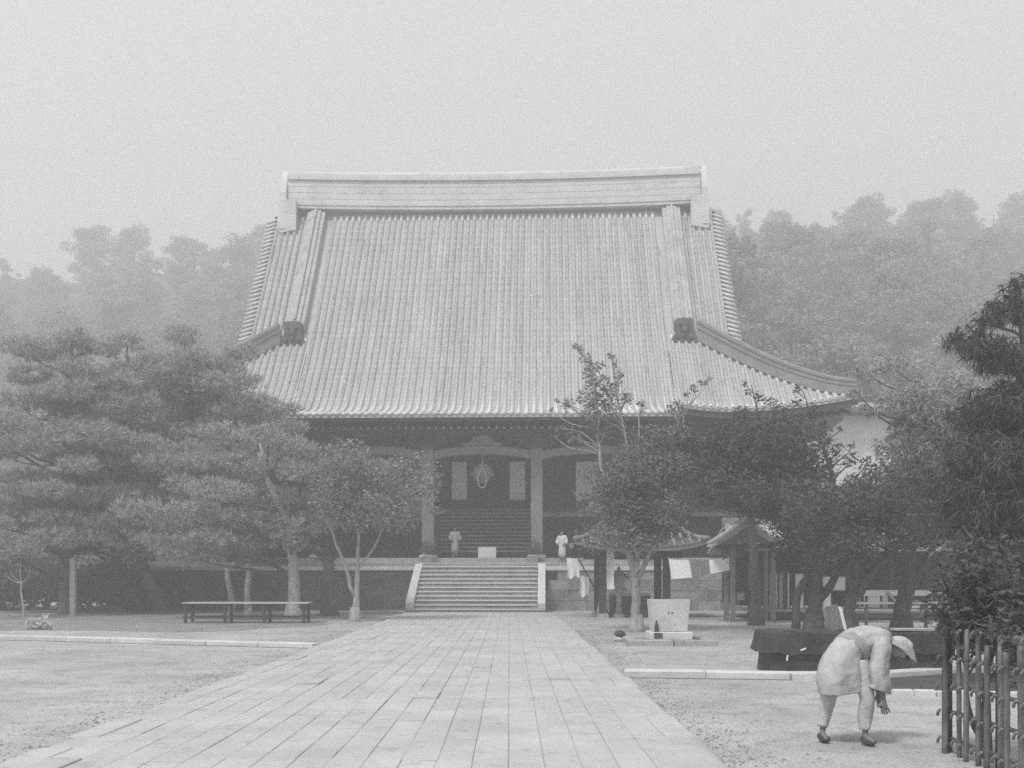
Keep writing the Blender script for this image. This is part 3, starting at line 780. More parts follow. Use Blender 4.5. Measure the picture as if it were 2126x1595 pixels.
ls = thing('stone_lantern', 'squat grey stone lantern standing inside the water pavilion', 'lantern', (4.15, 38.9, 0))
MB().lathe([(0.22, 0), (0.24, 0.1), (0.12, 0.16), (0.11, 0.9), (0.2, 1.0), (0.3, 1.08)], n=10).build('pillar', M_STEP, ls)
MB().box((0, 0, 1.28), (0.4, 0.4, 0.4)).build('fire_box', M_STEP, ls)
MB().lathe([(0.42, 1.48), (0.4, 1.54), (0.14, 1.72), (0.06, 1.78), (0.08, 1.86), (0.01, 1.95)], n=6).build('cap', M_STEP, ls)

# ---- roofed notice shrine (gable to the front)
nb = thing('gabled_booth', 'little gabled booth with pale tile edges and two posts before the tea house', 'booth', (0, 0, 0))
gx, gy0, gy1 = 8.05, 34.6, 36.2
for sg in (-1, 1):
    pr = [(gx, 3.40), (gx + sg * 0.45, 3.08), (gx + sg * 1.05, 2.72), (gx + sg * 1.08, 2.60), (gx + sg * 0.45, 2.95), (gx, 3.27)]
    sp_ = MB().prism(pr, gy0, gy1).build('roof_slope', M_TILE, nb)
    for k in range(8):
        y = gy0 + 0.05 + k * 0.21
        MB().tube([(gx + sg * 0.05, y, 3.4), (gx + sg * 0.45, y, 3.11), (gx + sg * 1.08, y, 2.73)], 0.05 if k else 0.09, 6).build('tile_row', M_TILE, sp_, smooth=True)
MB().box((gx, (gy0 + gy1) / 2, 3.44), (0.22, 1.8, 0.16)).build('ridge', M_CORNER, nb)
MB().lathe([(0.14, 0), (0.16, 0.1), (0.08, 0.16), (0.01, 0.26)], (gx, gy0, 3.5), 8).build('finial', M_TILE, nb)
MB().prism([(gx - 0.85, 2.7), (gx + 0.85, 2.7), (gx, 3.22)], gy0 + 0.25, gy0 + 0.3).build('gable_panel', M_WOODM, nb)
MB().box((gx, gy0 + 0.35, 2.6), (2.0, 0.12, 0.16)).build('beam', M_WOOD, nb)
for x in (7.62, 9.0):
    for y in (gy0 + 0.35, gy1 - 0.2): MB().box((x, y, 1.28), (0.15, 0.15, 2.56)).build('post', M_WOODM, nb)
MB().box((8.3, gy1 - 0.2, 1.6), (1.2, 0.06, 1.2)).build('notice_board', M_WOOD, nb)

# ---- tea house: long low building with paper screens and veranda rail
th = thing('tea_house', 'long low tea house with paper screens and railed veranda under the trees', 'building', (0, 0, 0))
TY = 37.0
MB().box((12.3, TY + 2.2, 1.6), (7.6, 3.6, 2.2)).build('room', M_DARK, th)
MB().box((12.3, TY - 0.1, 0.36), (7.7, 1.2, 0.1)).build('veranda_floor', M_WOODL, th)
MB().box((12.3, TY - 0.62, 0.2), (7.7, 0.06, 0.24)).build('veranda_skirt', M_WOOD, th)
for x in np.arange(8.55, 16.2, 1.25): MB().box((x, TY - 0.6, 1.35), (0.13, 0.13, 2.3)).build('post', M_WOOD, th)
MB().box((12.3, TY - 0.6, 2.5), (7.8, 0.14, 0.2)).build('eave_beam', M_WOOD, th)
for (a, b, y0, y1) in ((1528, 1547, 1205, 1246), (1597, 1615, 1190, 1262), (1616, 1640, 1190, 1262), (1650, 1669, 1192, 1262), (1700, 1726, 1198, 1262), (1728, 1756, 1198, 1225), (1800, 1828, 1236, 1262), (1830, 1856, 1236, 1262)):
    Y = TY - 0.42; x0, x1 = XX(a, Y), XX(b, Y); zb, zt = ZZ(y1, Y), ZZ(y0, Y)
    pn = MB().box(((x0 + x1) / 2, Y, (zb + zt) / 2), (x1 - x0 - 0.03, 0.03, zt - zb)).build('paper_screen', M_PAPER, th)
    for zz in (zb - 0.02, zt + 0.02): MB().box(((x0 + x1) / 2, Y - 0.01, zz), (x1 - x0, 0.05, 0.04)).build('rail', M_WOODM, pn)
    for xx in (x0, x1): MB().box((xx, Y - 0.015, (zb + zt) / 2), (0.03, 0.05, zt - zb + 0.08)).build('stile', M_WOOD, pn)
for (z, h_) in ((0.98, 0.2), (0.62, 0.08)):
    MB().box((14.3, TY - 0.72, z), (4.0, 0.07, h_)).build('handrail', M_WOODL, th)
for x in np.arange(12.4, 16.3, 0.17):
    if x < 12.6 or 14.9 < x < 15.6: MB().box((x, TY - 0.72, 0.72), (0.05, 0.05, 0.55)).build('baluster', M_WOODM, th)
MB().box((13.62, TY - 0.78, 0.72), (0.09, 0.05, 0.85), ry=rad(-42)).build('brace', M_WOODM, th)
pr = [(TY - 1.35, 2.45), (TY - 1.35, 2.58), (TY + 0.4, 3.0), (TY + 2.2, 3.55), (TY + 4.0, 3.0), (TY + 5.4, 2.6), (TY + 5.4, 2.45), (TY + 2.2, 3.4)]
tr_ = MB().prism(pr, 8.2, 16.5, 'x').build('roof', M_TILE, th)
trm = MB().tube([(0, TY - 1.37, 2.62), (0, TY + 0.4, 3.03), (0, TY + 2.2, 3.58)], 0.06, 6).mesh('tile_row', True)
for i in range(27): obj('tile_row', trm, M_TILE, tr_, (8.3 + i * 0.31, 0, 0))
MB().box((12.35, TY + 2.2, 3.66), (8.4, 0.3, 0.3)).build('ridge', M_CORNER, tr_)
# ---- low rail fence before the tea house
lf = thing('rail_fence', 'low weathered rail fence between the dark tree trunks', 'fence', (0, 0, 0))
FY = 31.0
for z in (0.22, 0.5): MB().box((11.2, FY, z), (4.6, 0.05, 0.07)).build('rail', M_WOODL, lf)
for x in np.arange(9.0, 13.6, 0.9): MB().box((x, FY, 0.32), (0.08, 0.08, 0.64)).build('post', M_WOODM, lf)

# ---- white-walled storehouse beyond the temple's corner
sh = thing('white_storehouse', 'tall white plastered storehouse glimpsed under the temple roof corner', 'building', (0, 0, 0))
MB().box((20.0, 60.5, 5.3), (6.6, 6.0, 10.6)).build('wall', M_PLASTER, sh)
MB().box((20.0, 57.45, 3.0), (6.7, 0.12, 6.0)).build('plank_cladding', M_WOODM, sh)
rr = MB().prism([(56.4, 10.55), (56.4, 10.8), (60.5, 11.5), (64.6, 10.8), (64.6, 10.55)], 16.4, 23.2, 'x').build('roof', M_ONI, sh)
trm = MB().tube([(0, 56.38, 10.83), (0, 60.5, 11.53)], 0.08, 6).mesh('tile_row', True)
for i in range(19): obj('tile_row', trm, M_TILE, rr, (16.5 + i * 0.37, 0, 0))
MB().box((19.8, 60.5, 11.6), (6.8, 0.4, 0.3)).build('ridge', M_RIDGE, rr)

# ================================================================== THINGS IN THE COURT
# ---- granite basin on its plinth
sb = thing('stone_basin', 'pale granite water basin, wider at the top, on a low slab plinth', 'basin', (3.75, 24.2, 0))
def ring(d, w0, w1, z0, z1, t):  # hollow tapered block
    vs = []
    for z, w in ((z0, w0), (z1, w1)):
        f = w / w1
        for sx, sy in ((-1, -1), (1, -1), (1, 1), (-1, 1)): vs.append((sx * w / 2, sy * d / 2 * f, z))
    for z, k in ((z1, 1), (z1 - 0.35, 0.94)):
        for sx, sy in ((-1, -1), (1, -1), (1, 1), (-1, 1)): vs.append((sx * (w1 / 2 - t) * k, sy * (d / 2 - t) * k, z))
    fs = [(0, 1, 2, 3)]
    for k in (0, 4, 8):
        for i in range(4): j = (i + 1) % 4; fs.append((k + i, k + j, k + 4 + j, k + 4 + i))
    fs.append((12, 13, 14, 15)); return MB().add(vs, fs)
bd = ring(0.62, 0.8, 0.93, 0.31, 1.05, 0.1).build('bowl', M_GRAN, sb)
MB().box((0, 0, 0.98), (0.72, 0.42, 0.01)).build('water', mat('still_water', 0.03, 0.04, rough=0.08, spec=0.5), sb)
for x in (-0.035, 0.05):
    MB().box((x, -0.292, 0.745), (0.04, 0.012, 0.045)).build('carved_mark', M_DARKST, bd)
    MB().box((x, -0.294, 0.747), (0.012, 0.012, 0.02)).build('carved_mark', M_GRAN, bd)
MB().bbox((0, -0.05, 0.215), (0.98, 0.82, 0.17), 0.02).build('plinth', M_GRAN, sb)
MB().box((-0.3, -0.462, 0.22), (0.2, 0.012, 0.13)).build('drain_recess', M_DARKST, sb)
for (x, y, a, b) in ((-0.52, -0.68, 1.04, 0.26), (0.52, -0.68, 1.0, 0.26), (-0.9, 0.0, 0.26, 1.06), (0.88, 0.0, 0.26, 1.06), (0, 0.68, 2.0, 0.26)):
    MB().bbox((x, y, 0.06), (a - 0.012, b - 0.012, 0.15), 0.02, 0.004).build('slab', M_STEP, sb)
MB().box((0, 0, 0.05), (1.5, 1.1, 0.06)).build('gravel_tray', M_STEP, sb)
tag(MB().lathe([(0.045, 0), (0.05, 0.02), (0.05, 0.14), (0.025, 0.2), (0.022, 0.26), (0.03, 0.27)], n=10).build('bottle', M_BLACKC, None, (3.42, 23.83, 0.3), smooth=True), 'small dark bottle standing at the foot of the granite basin', 'bottle')
def rock(name, label, loc, r, seed, m):
    rng = np.random.default_rng(seed); mb = MB(); n = 9; vs = []
    for i in range(6):
        t = math.pi * (i + 0.5) / 6
        for k in range(n):
            a = 2 * math.pi * k / n; q = 1 + rng.normal(0, 0.1)
            vs.append((r[0] * math.sin(t) * math.cos(a) * q, r[1] * math.sin(t) * math.sin(a) * q, r[2] * (1 - math.cos(t)) * q))
    fs = [(i * n + k, i * n + (k + 1) % n, (i + 1) * n + (k + 1) % n, (i + 1) * n + k) for i in range(5) for k in range(n)] + [tuple(range(n))[::-1], tuple(45 + k for k in range(n))]
    return tag(mb.add(vs, fs).build(name, m, None, loc, smooth=True), label, 'rock')
rock('rock', 'pale flat rock on the sand beside the slender tree', (2.7, 25.1, -0.02), (0.16, 0.13, 0.07), 1, M_GRAN)
rock('rock', 'dark rounded rock perched on a pale flat rock', (2.71, 25.1, 0.1), (0.15, 0.12, 0.08), 2, M_DARKST)

# ---- dark cloth-covered stall
st = thing('covered_stall', 'long low stall counter draped with dark cloth by the kerb', 'stall', (5.65, 17.2, 0))
def drape(x0, x1, y0, y1, zt, zb, out, wav, n=26):
    mb = MB(); per = [(x0 + (x1 - x0) * t, y0) for t in np.linspace(0, 1, n)] + [(x1, y0 + (y1 - y0) * t) for t in np.linspace(0, 1, 8)][1:] + [(x1 + (x0 - x1) * t, y1) for t in np.linspace(0, 1, n)][1:] + [(x0, y1 + (y0 - y1) * t) for t in np.linspace(0, 1, 8)][1:-1]
    N = len(per); vs = []; cx, cy = (x0 + x1) / 2, (y0 + y1) / 2
    lv = [(0, zt), (0.012, zt - 0.03), (out * 0.5, (zt + zb) / 2), (out, zb)]
    for li, (o_, z) in enumerate(lv):
        for i, (x, y) in enumerate(per):
            w = (math.sin(i * 1.7) + 0.6 * math.sin(i * 0.9 + 1)) * wav * (li / 3) ** 1.5
            dx = (1 if x > x1 - 1e-4 else -1 if x < x0 + 1e-4 else 0); dy = (1 if y > y1 - 1e-4 else -1 if y < y0 + 1e-4 else 0)
            vs.append((x + dx * (o_ + w), y + dy * (o_ + w), z + (w * 0.8 if li == 3 else 0) + (0.012 * math.sin(i * 0.6) if li == 0 else 0)))
    fs = [(l * N + i, l * N + (i + 1) % N, (l + 1) * N + (i + 1) % N, (l + 1) * N + i) for l in range(3) for i in range(N)]
    vs.append((cx, cy, zt + 0.01)); c = len(vs) - 1
    fs += [(i, (i + 1) % N, c) for i in range(N)]
    return mb.add(vs, fs)
drape(-1.33, 1.6, -0.38, 0.45, 0.46, 0.0, 0.03, 0.018).build('skirt', M_BLACKC, st)
drape(-1.4, 1.65, -0.42, 0.48, 0.70, 0.34, 0.05, 0.03).build('cover', M_BLACKC, st)
for (x, z, a) in ((-1.12, 0.28, 0.1), (-0.86, 0.42, 1.2)):
    MB().box((x, -0.49, z), (0.025, 0.012, 0.09), ry=a).build('paper_slip', M_WHITE, st)
tag(MB().bbox((0, 0, 0), (0.85, 0.22, 0.035), 0.006).build('plank', M_WOODL, None, (6.75, 16.95, 0.735)), 'pale loose plank lying on the dark cloth-covered stall', 'plank')
lb = thing('leaning_board', 'tilted wooden board with pale edge propped on the dark stall', 'board', (5.42, 17.2, 0.71))
MB().box((0, 0, 0.2), (0.26, 0.05, 0.42), ry=rad(-14)).build('panel', M_WOODM, lb)
MB().box((0.17, -0.01, 0.165), (0.05, 0.07, 0.44), ry=rad(-14)).build('edge_strip', M_WHITE, lb)

# ---- striped cloth strung between pavilion and booth
cb = thing('striped_cloth', 'white and grey striped cloth strung between the pavilion and the booth', 'cloth', (0, 0, 0))
def cloth_quad(p, q, r, s_, bel, n=8):
    p, q, r, s_ = map(Vector, (p, q, r, s_)); vs = []
    for i in range(n + 1):
        for j in range(n + 1):
            a, b = i / n, j / n
            v = (p * (1 - a) + q * a) * (1 - b) + (s_ * (1 - a) + r * a) * b
            v.y -= bel * math.sin(math.pi * a) * b + 0.02 * math.sin(a * 9 + b * 3); v.z -= 0.05 * math.sin(math.pi * a) * (1 - b)
            vs.append(v)
    return MB().add(vs, [(i * (n + 1) + j, i * (n + 1) + j + 1, (i + 1) * (n + 1) + j + 1, (i + 1) * (n + 1) + j) for i in range(n) for j in range(n)])
def Pq(px, py, Y): return P(px, py, Y)
cloth_quad(Pq(1388, 1160, 37.2), Pq(1430, 1160, 36.6), Pq(1437, 1199, 36.5), Pq(1394, 1203, 37.1), 0.05).build('white_panel', M_WHITE, cb)
cloth_quad(Pq(1430, 1160, 36.58), Pq(1472, 1162, 36.0), Pq(1475, 1192, 35.95), Pq(1437, 1199, 36.48), -0.12).build('grey_panel', M_GREYC, cb)
cloth_quad(Pq(1472, 1162, 35.98), Pq(1514, 1158, 35.4), Pq(1515, 1184, 35.4), Pq(1475, 1192, 35.93), 0.04).build('white_panel', M_WHITE, cb)
MB().tube([Pq(1380, 1156, 38.3), Pq(1388, 1159, 37.2), Pq(1450, 1162, 36.3), Pq(1514, 1157, 35.4), Pq(1521, 1155, 35.0)], 0.015, 5).build('cord', M_ROPE, cb)

# ---- leaning pole with a long white banner, and a banner on the pavilion post
lp_ = thing('leaning_pole', 'slanting dark pole hung with white cloths beside the stone staircase', 'pole', P(1270, 1281, 39.2))
B0 = P(1270, 1281, 39.2); A1 = P(1190, 1140, 39.2)
MB().tube([Vector((0, 0, -0.1)), A1 - B0], [0.035, 0.022], 7).build('pole', M_WOOD, lp_)
for k, (t0, w, hh) in enumerate(((0.86, 0.46, 0.72), (0.6, 0.34, 0.74), (0.22, 0.2, 0.42))):
    e = (A1 - B0) * t0; n = 9; vs = []
    for i in range(n + 1):
        f = i / n
        for j in range(7):
            g_ = j / 6 - 0.5; top = e + Vector((-(g_ + 0.5) * w, 0, 0.02 * math.sin(g_ * 5)))
            vs.append(top + Vector((0.05 * f * math.sin(k + f * 3) , -0.05 - 0.05 * math.sin(g_ * 11 + k + f * 2) * (0.3 + f), -hh * f * (1 + 0.12 * math.sin(g_ * 7 + k)))))
    MB().add(vs, [(i * 7 + j, i * 7 + j + 1, (i + 1) * 7 + j + 1, (i + 1) * 7 + j) for i in range(n) for j in range(6)]).build('cloth', M_WHITE, lp_, smooth=True)
vb = thing('hanging_banner', 'narrow white banner hanging beside the dark pavilion post', 'banner', P(1258, 1143, 38.2))
MB().tube([(0, 0.12, 0), (0, -0.14, 0)], 0.02, 6).build('rod', M_WOOD, vb)
n = 10; vs = []
for i in range(n + 1):
    for j in range(5): f, q = i / n, j / 4; vs.append((0.0 + 0.27 * q + 0.06 * f + 0.03 * math.sin(f * 6), -0.05 - 0.05 * math.sin(q * 5 + f * 4), -1.45 * f))
MB().add(vs, [(i * 5 + j, i * 5 + j + 1, (i + 1) * 5 + j + 1, (i + 1) * 5 + j) for i in range(n) for j in range(4)]).build('cloth', M_WHITE, vb, smooth=True)


# ---- benches under the pines
def bench(label, x0, x1, y, zt, depth, m=None):
    root = thing('wooden_bench', label, 'bench', ((x0 + x1) / 2, y, 0)); L = x1 - x0; n = 4
    for i in range(n):
        MB().bbox((0, 0, 0), (L, depth / n - 0.015, 0.045), 0.006, 0.004).build('plank', M_WOODL, root, (random.uniform(-0.04, 0.04), -depth / 2 + depth / n * (i + 0.5), zt - 0.022))
    k = max(2, int(L / 1.3) + 1)
    for i in range(k):
        x = -L / 2 + 0.12 + (L - 0.24) * i / (k - 1)
        for sy in (-1, 1): MB().box((x, sy * (depth / 2 - 0.08), (zt - 0.1) / 2), (0.09, 0.09, zt - 0.1)).build('leg', M_WOOD, root)
        MB().box((x, 0, zt - 0.09), (0.07, depth - 0.1, 0.08)).build('crossbar', M_WOOD, root)
    for sy in (-1, 1): MB().box((0, sy * (depth / 2 - 0.08), 0.2), (L - 0.3, 0.05, 0.06)).build('stretcher', M_WOOD, root)
    return root
bench('long plank bench standing under the pines beside the paved path', -10.95, -6.75, 34.6, 0.70, 0.95)

# ---- post, sapling, brush heap
tag(MB().box((0, 0, 1.1), (0.2, 0.2, 2.3)).box((0, 0, 2.27), (0.22, 0.22, 0.06), taper=0.6).build('wooden_post', M_WOODL, None, (XX(152, 40.4), 40.4, 0)), 'pale square wooden post standing against the thick pine trunk', 'post')
sp = thing('sapling', 'thin bare sapling near the heap of dry brush', 'sapling', (XX(48, 37.5), 37.5, 0))
rng = np.random.default_rng(5); mb = MB()
mb.tube([(0.05, 0, -0.05), (0, 0, 0.5), (-0.08, 0, 1.0), (-0.06, 0, 1.35)], [0.05, 0.04, 0.035, 0.025], 7)
mb.build('trunk', M_BARKP, sp); mb = MB()
for a in ((-0.5, 0.1, 1.75), (0.3, -0.1, 1.9), (-0.15, 0.2, 2.2), (-0.7, 0, 1.6)): limb(mb, (-0.06, 0, 1.3), a, 0.02, 0.006, rng, 0.05)
mb.build('twig', M_BARKP, sp)
rng = np.random.default_rng(11)
pts = clump_pts([(0, 0, 0.1, 0.42, 0.35, 0.22), (-0.2, 0, 0.1, 0.3, 0.3, 0.2)], 260, rng, 0.1); pts[:, 2] = np.abs(pts[:, 2])
tag(obj('brush_heap', needles_mesh('brush_heap', pts, 0.17, rng, 3, 0.018, 0.5), L_STRAW, None, tuple(G(85, 1307))), 'small heap of pale dry brush behind the long kerb', 'brush heap')
# ---- potted shrubs at the porch columns
for (u, lab) in ((-2.5, 'potted dark shrub by the porch column nearest the pines'), (2.4, 'potted dark shrub by the porch column nearest the pavilion')):
    pt = thing('potted_shrub', lab, 'plant', TW(u, 4.5, 2.19), 0, 'potted shrubs at the porch columns')
    MB().lathe([(0.16, 0), (0.2, 0.05), (0.24, 0.3), (0.27, 0.32), (0.25, 0.34)], n=12).build('pot', M_GRAN, pt, smooth=True)
    rng = np.random.default_rng(int(50 + u)); mb = MB()
    for _ in range(5): limb(mb, (0, 0, 0.3), (rng.uniform(-0.25, 0.25), rng.uniform(-0.2, 0.2), rng.uniform(0.5, 0.9)), 0.015, 0.004, rng, 0, 3, 4)
    mb.build('stem', M_BARK, pt)
    obj('foliage', leaves_mesh('foliage', clump_pts([(0, 0, 0.7, 0.42, 0.35, 0.34), (0.15, 0, 0.5, 0.3, 0.3, 0.2)], 140, rng), 0.06, rng), L_DARK, pt)

# ---- bamboo fence along the court's edge
bf = thing('bamboo_fence', 'upright bamboo pole fence lashed to rails around dark shrubs', 'fence', (4.0, 8.6, 0))
def bamboo(h_, r):
    prof_ = []; z = 0
    nodes = np.arange(0.12, h_, 0.27)
    for q in nodes: prof_ += [(r, q - 0.02), (r * 1.16, q), (r, q + 0.02)]
    return MB().lathe([(r, 0)] + prof_ + [(r, h_)], n=9)
rng = np.random.default_rng(21)
ys_ = [9.42, 9.2, 9.0, 8.8, 8.6, 8.42, 8.24, 8.06, 7.88, 7.7, 7.5, 7.3]
for i, y in enumerate(ys_):
    o = bamboo(1.14 + rng.uniform(-0.1, 0.06), 0.024 + rng.uniform(-0.003, 0.006)).build('bamboo_pole', M_BAMBOO, bf, (0.03 * (i % 2) + rng.uniform(-0.012, 0.012), y - 8.6, -0.03), smooth=True)
    o.rotation_euler = (rng.uniform(-0.02, 0.02), rng.uniform(-0.015, 0.015), rng.uniform(0, 6))
    for z in (0.13, 0.38, 0.63, 0.88, 1.13):
        MB().tube([(-0.05 + 0.03 * (i % 2), y - 8.6 + 0.03, z - 0.03), (-0.06 + 0.03 * (i % 2), y - 8.6, z), (-0.05 + 0.03 * (i % 2), y - 8.6 - 0.03, z + 0.03)], 0.014, 5).build('lashing', mat('dark_palm_rope', 0.16, 0.3, scale=20, bump=0.5), bf)
for z in (0.13, 0.38, 0.63, 0.88, 1.13):
    MB().tube([(0.07, 0.9, z), (0.075, -1.4, z + 0.01)], 0.02, 7).build('rail', M_BAMBOO, bf, smooth=True)
for (x, y, r, hh) in ((0.06, 0.9, 0.045, 1.25), (0.16, 0.05, 0.05, 1.15)):
    MB().tube([(x, y, -0.05), (x, y, hh)], [r * 1.05, r], 9).build('corner_post', M_BARK, bf, smooth=True)
for i in range(6):      # return side of the enclosure
    bamboo(1.25 + rng.uniform(-0.08, 0.1), 0.024).build('bamboo_pole', M_BAMBOO, bf, (0.22 + i * 0.19, 0.86, -0.03), smooth=True)

# ================================================================== PEOPLE
import bmesh
def skin(name, joints, edges, m, parent, sub=2):
    me = bpy.data.meshes.new(name); bm = bmesh.new(); ly = bm.verts.layers.skin.verify(); vs = {}
    for i, (k, (p, r)) in enumerate(joints.items()):
        v = bm.verts.new(p); rr = r if hasattr(r, '__len__') else (r, r); v[ly].radius = rr; v[ly].use_root = (i == 0); vs[k] = v
    for a, b in edges: bm.edges.new((vs[a], vs[b]))
    bm.to_mesh(me); bm.free()
    o = obj(name, me, m, parent)
    md = o.modifiers.new('skin', 'SKIN'); md.use_smooth_shade = True
    sd = o.modifiers.new('sub', 'SUBSURF'); sd.levels = sub; sd.render_levels = sub
    return o
wt = bpy.data.textures.new('folds', 'CLOUDS'); wt.noise_scale = 0.16; wt.noise_depth = 2
def folds(o, st):
    m_ = o.modifiers.new('folds', 'DISPLACE'); m_.texture = wt; m_.strength = st; m_.mid_level = 0.5; m_.texture_coords = 'LOCAL'
    return o
def loft(name, path, m, parent, fold=0.05, nf=6, n=26, seg=5, seed=0, closed=True):
    """tube of cloth through rings (point, ra, rb); folds run along its length"""
    rg = np.random.default_rng(seed); K = len(path); rings = []
    for i in range(K - 1):
        for j in range(seg):
            t = j / seg; p0 = path[max(i - 1, 0)]; p1 = path[i]; p2 = path[i + 1]; p3 = path[min(i + 2, K - 1)]
            cr = lambda a, b_, c, d: 0.5 * (2 * b_ + (c - a) * t + (2 * a - 5 * b_ + 4 * c - d) * t * t + (3 * b_ - a - 3 * c + d) * t ** 3)
            rings.append((Vector([cr(p0[0][q], p1[0][q], p2[0][q], p3[0][q]) for q in range(3)]), cr(p0[1], p1[1], p2[1], p3[1]), cr(p0[2], p1[2], p2[2], p3[2])))
    rings.append(path[-1]); vs = []; prev = None; N = len(rings)
    ph = rg.uniform(0, 6.28, 4)
    for i, (p, ra, rb) in enumerate(rings):
        p = Vector(p); tg = (Vector(rings[min(i + 1, N - 1)][0]) - Vector(rings[max(i - 1, 0)][0])).normalized()
        a = prev or Vector((0, 1, 0)); u = (a - tg * a.dot(tg)).normalized(); w = tg.cross(u); prev = u
        for k in range(n):
            q = 2 * math.pi * k / n; z = i / N
            f = 1 + fold * (math.sin(nf * q + ph[0] + 3 * z) * (0.4 + 0.6 * abs(math.sin(5 * z + ph[1]))) + 0.7 * math.sin((nf - 3) * q - 7 * z + ph[2]) + 0.5 * math.sin(14 * z + 2 * q + ph[3]) + 0.35 * rg.normal())
            vs.append(p + u * math.cos(q) * ra * f + w * math.sin(q) * rb * f)
    fs = [(i * n + k, i * n + (k + 1) % n, (i + 1) * n + (k + 1) % n, (i + 1) * n + k) for i in range(N - 1) for k in range(n)]
    if closed: fs += [tuple(range(n))[::-1], tuple((N - 1) * n + k for k in range(n))]
    return MB().add(vs, fs).build(name, m, parent, smooth=True)
def bent_worker():
    root = thing('person', 'person in pale work clothes and straw hat bending over beside the bamboo fence', 'person', (3.27, 9.95, 0))
    o = Vector((3.27, 9.95, 0)); q = lambda x, y, z: Vector((x, y, z)) - o
    J = {'pel': (q(3.30, 10.0, 0.84), 0.11), 'sp1': (q(3.42, 10.03, 0.95), 0.105), 'ch': (q(3.56, 10.06, 0.99), 0.115), 'nk': (q(3.72, 10.08, 0.965), 0.052), 'hd': (q(3.82, 10.09, 0.93), 0.088), 'hd2': (q(3.90, 10.09, 0.87), 0.085), 'ns': (q(3.93, 10.08, 0.79), 0.016), 'jw': (q(3.86, 10.09, 0.80), 0.05)}
    E = [('pel', 'sp1'), ('sp1', 'ch'), ('ch', 'nk'), ('nk', 'hd'), ('hd', 'hd2'), ('hd2', 'ns'), ('hd2', 'jw')]
    legs = {'l': ((3.20, 10.08, 0.80), (3.13, 10.05, 0.45), (3.07, 10.06, 0.09), (3.08, 9.93, 0.04)), 'r': ((3.36, 9.92, 0.80), (3.44, 9.85, 0.46), (3.42, 9.86, 0.09), (3.48, 9.75, 0.04))}
    for s_, L in legs.items():
        for n_, p, r in zip(('hip', 'knee', 'ank', 'toe'), L, (0.075, 0.045, 0.03, 0.03)): J[n_ + s_] = (q(*p), r)
        E += [('pel', 'hip' + s_), ('hip' + s_, 'knee' + s_), ('knee' + s_, 'ank' + s_), ('ank' + s_, 'toe' + s_)]
    arms = {'l': ((3.60, 10.22, 0.95), (3.62, 10.28, 0.70), (3.68, 10.22, 0.48)), 'r': ((3.59, 9.90, 0.94), (3.54, 9.82, 0.70), (3.57, 9.80, 0.47))}
    for s_, L in arms.items():
        for n_, p, r in zip(('sh', 'el', 'wr'), L, (0.045, 0.04, 0.028)): J[n_ + s_] = (q(*p), r)
        E += [('ch', 'sh' + s_), ('sh' + s_, 'el' + s_), ('el' + s_, 'wr' + s_)]
        w = Vector(L[2]); pm = w + Vector((0.01, 0, -0.07)); J['pm' + s_] = (pm - o, (0.034, 0.02)); E.append(('wr' + s_, 'pm' + s_))
        for f in range(5):
            a = (f - 2) * 0.018
            base = pm + Vector((a, 0.0, -0.015)) if f else pm + Vector((-0.035, -0.01, 0.025))
            ln = (0.05, 0.075, 0.085, 0.078, 0.06)[f]
            t1 = base + Vector((a * 0.3 + (-0.02 if f == 0 else 0), -0.012, -ln * 0.55)); t2 = t1 + Vector((0.01, 0.012, -ln * 0.45))
            J['f1%d%s' % (f, s_)] = (t1 - o, 0.0095); J['f2%d%s' % (f, s_)] = (t2 - o, 0.008)
            E += [('pm' + s_, 'f1%d%s' % (f, s_)), ('f1%d%s' % (f, s_), 'f2%d%s' % (f, s_))]
    skin('body', J, E, M_SKIN, root)
    wc = mat('pale_work_cloth', 0.36, 0.5, scale=5, bump=0.6, bscale=9, spots=(7, 0.6, 0.85))
    loft('coat', [(q(3.23, 9.97, 0.50), 0.20, 0.215), (q(3.22, 9.97, 0.64), 0.215, 0.215), (q(3.25, 9.985, 0.80), 0.21, 0.19), (q(3.34, 10.01, 0.93), 0.19, 0.16), (q(3.46, 10.04, 0.98), 0.195, 0.15), (q(3.58, 10.06, 0.985), 0.205, 0.145), (q(3.67, 10.075, 0.975), 0.165, 0.115), (q(3.73, 10.08, 0.96), 0.085, 0.075)], wc, root, 0.045, 7, 34, 6, 3)
    loft('sash', [(q(3.315, 9.995, 0.895), 0.205, 0.182), (q(3.355, 10.01, 0.925), 0.205, 0.178), (q(3.39, 10.02, 0.945), 0.204, 0.172)], mat('grey_sash', 0.26, 0.34, scale=8), root, 0.02, 5, 30, 4, 4)
    for i_, (s_, L) in enumerate(arms.items()):
        a_, b_, c_ = Vector(L[0]), Vector(L[1]), Vector(L[2]); cc = Vector((3.57, 10.06, 0.98))
        loft('sleeve', [(a_ * 0.4 + cc * 0.6 - o, 0.09, 0.09), (a_ - o, 0.105, 0.1), ((a_ + b_) / 2 - o, 0.095, 0.085), (b_ - o, 0.1, 0.085), (b_ * 0.55 + c_ * 0.45 - o, 0.115, 0.08), (b_ * 0.4 + c_ * 0.6 + Vector((-0.02, 0, -0.03)) - o, 0.12, 0.075)], wc, root, 0.06, 6, 22, 5, 10 + i_)
    lm = mat('pale_leggings', 0.4, 0.52, scale=6, bump=0.5, bscale=9)
    for i_, (s_, L) in enumerate(legs.items()):
        h_, k_, a_ = Vector(L[0]), Vector(L[1]), Vector(L[2])
        loft('trouser_leg', [(h_ - o, 0.105, 0.11), ((h_ + k_) / 2 - o, 0.092, 0.092), (k_ - o, 0.075, 0.075), (k_ * 0.55 + a_ * 0.45 + Vector((0, 0.02, 0)) - o, 0.068, 0.07), (a_ + Vector((0, 0, 0.06)) - o, 0.05, 0.05)], lm, root, 0.05, 5, 20, 5, 20 + i_)
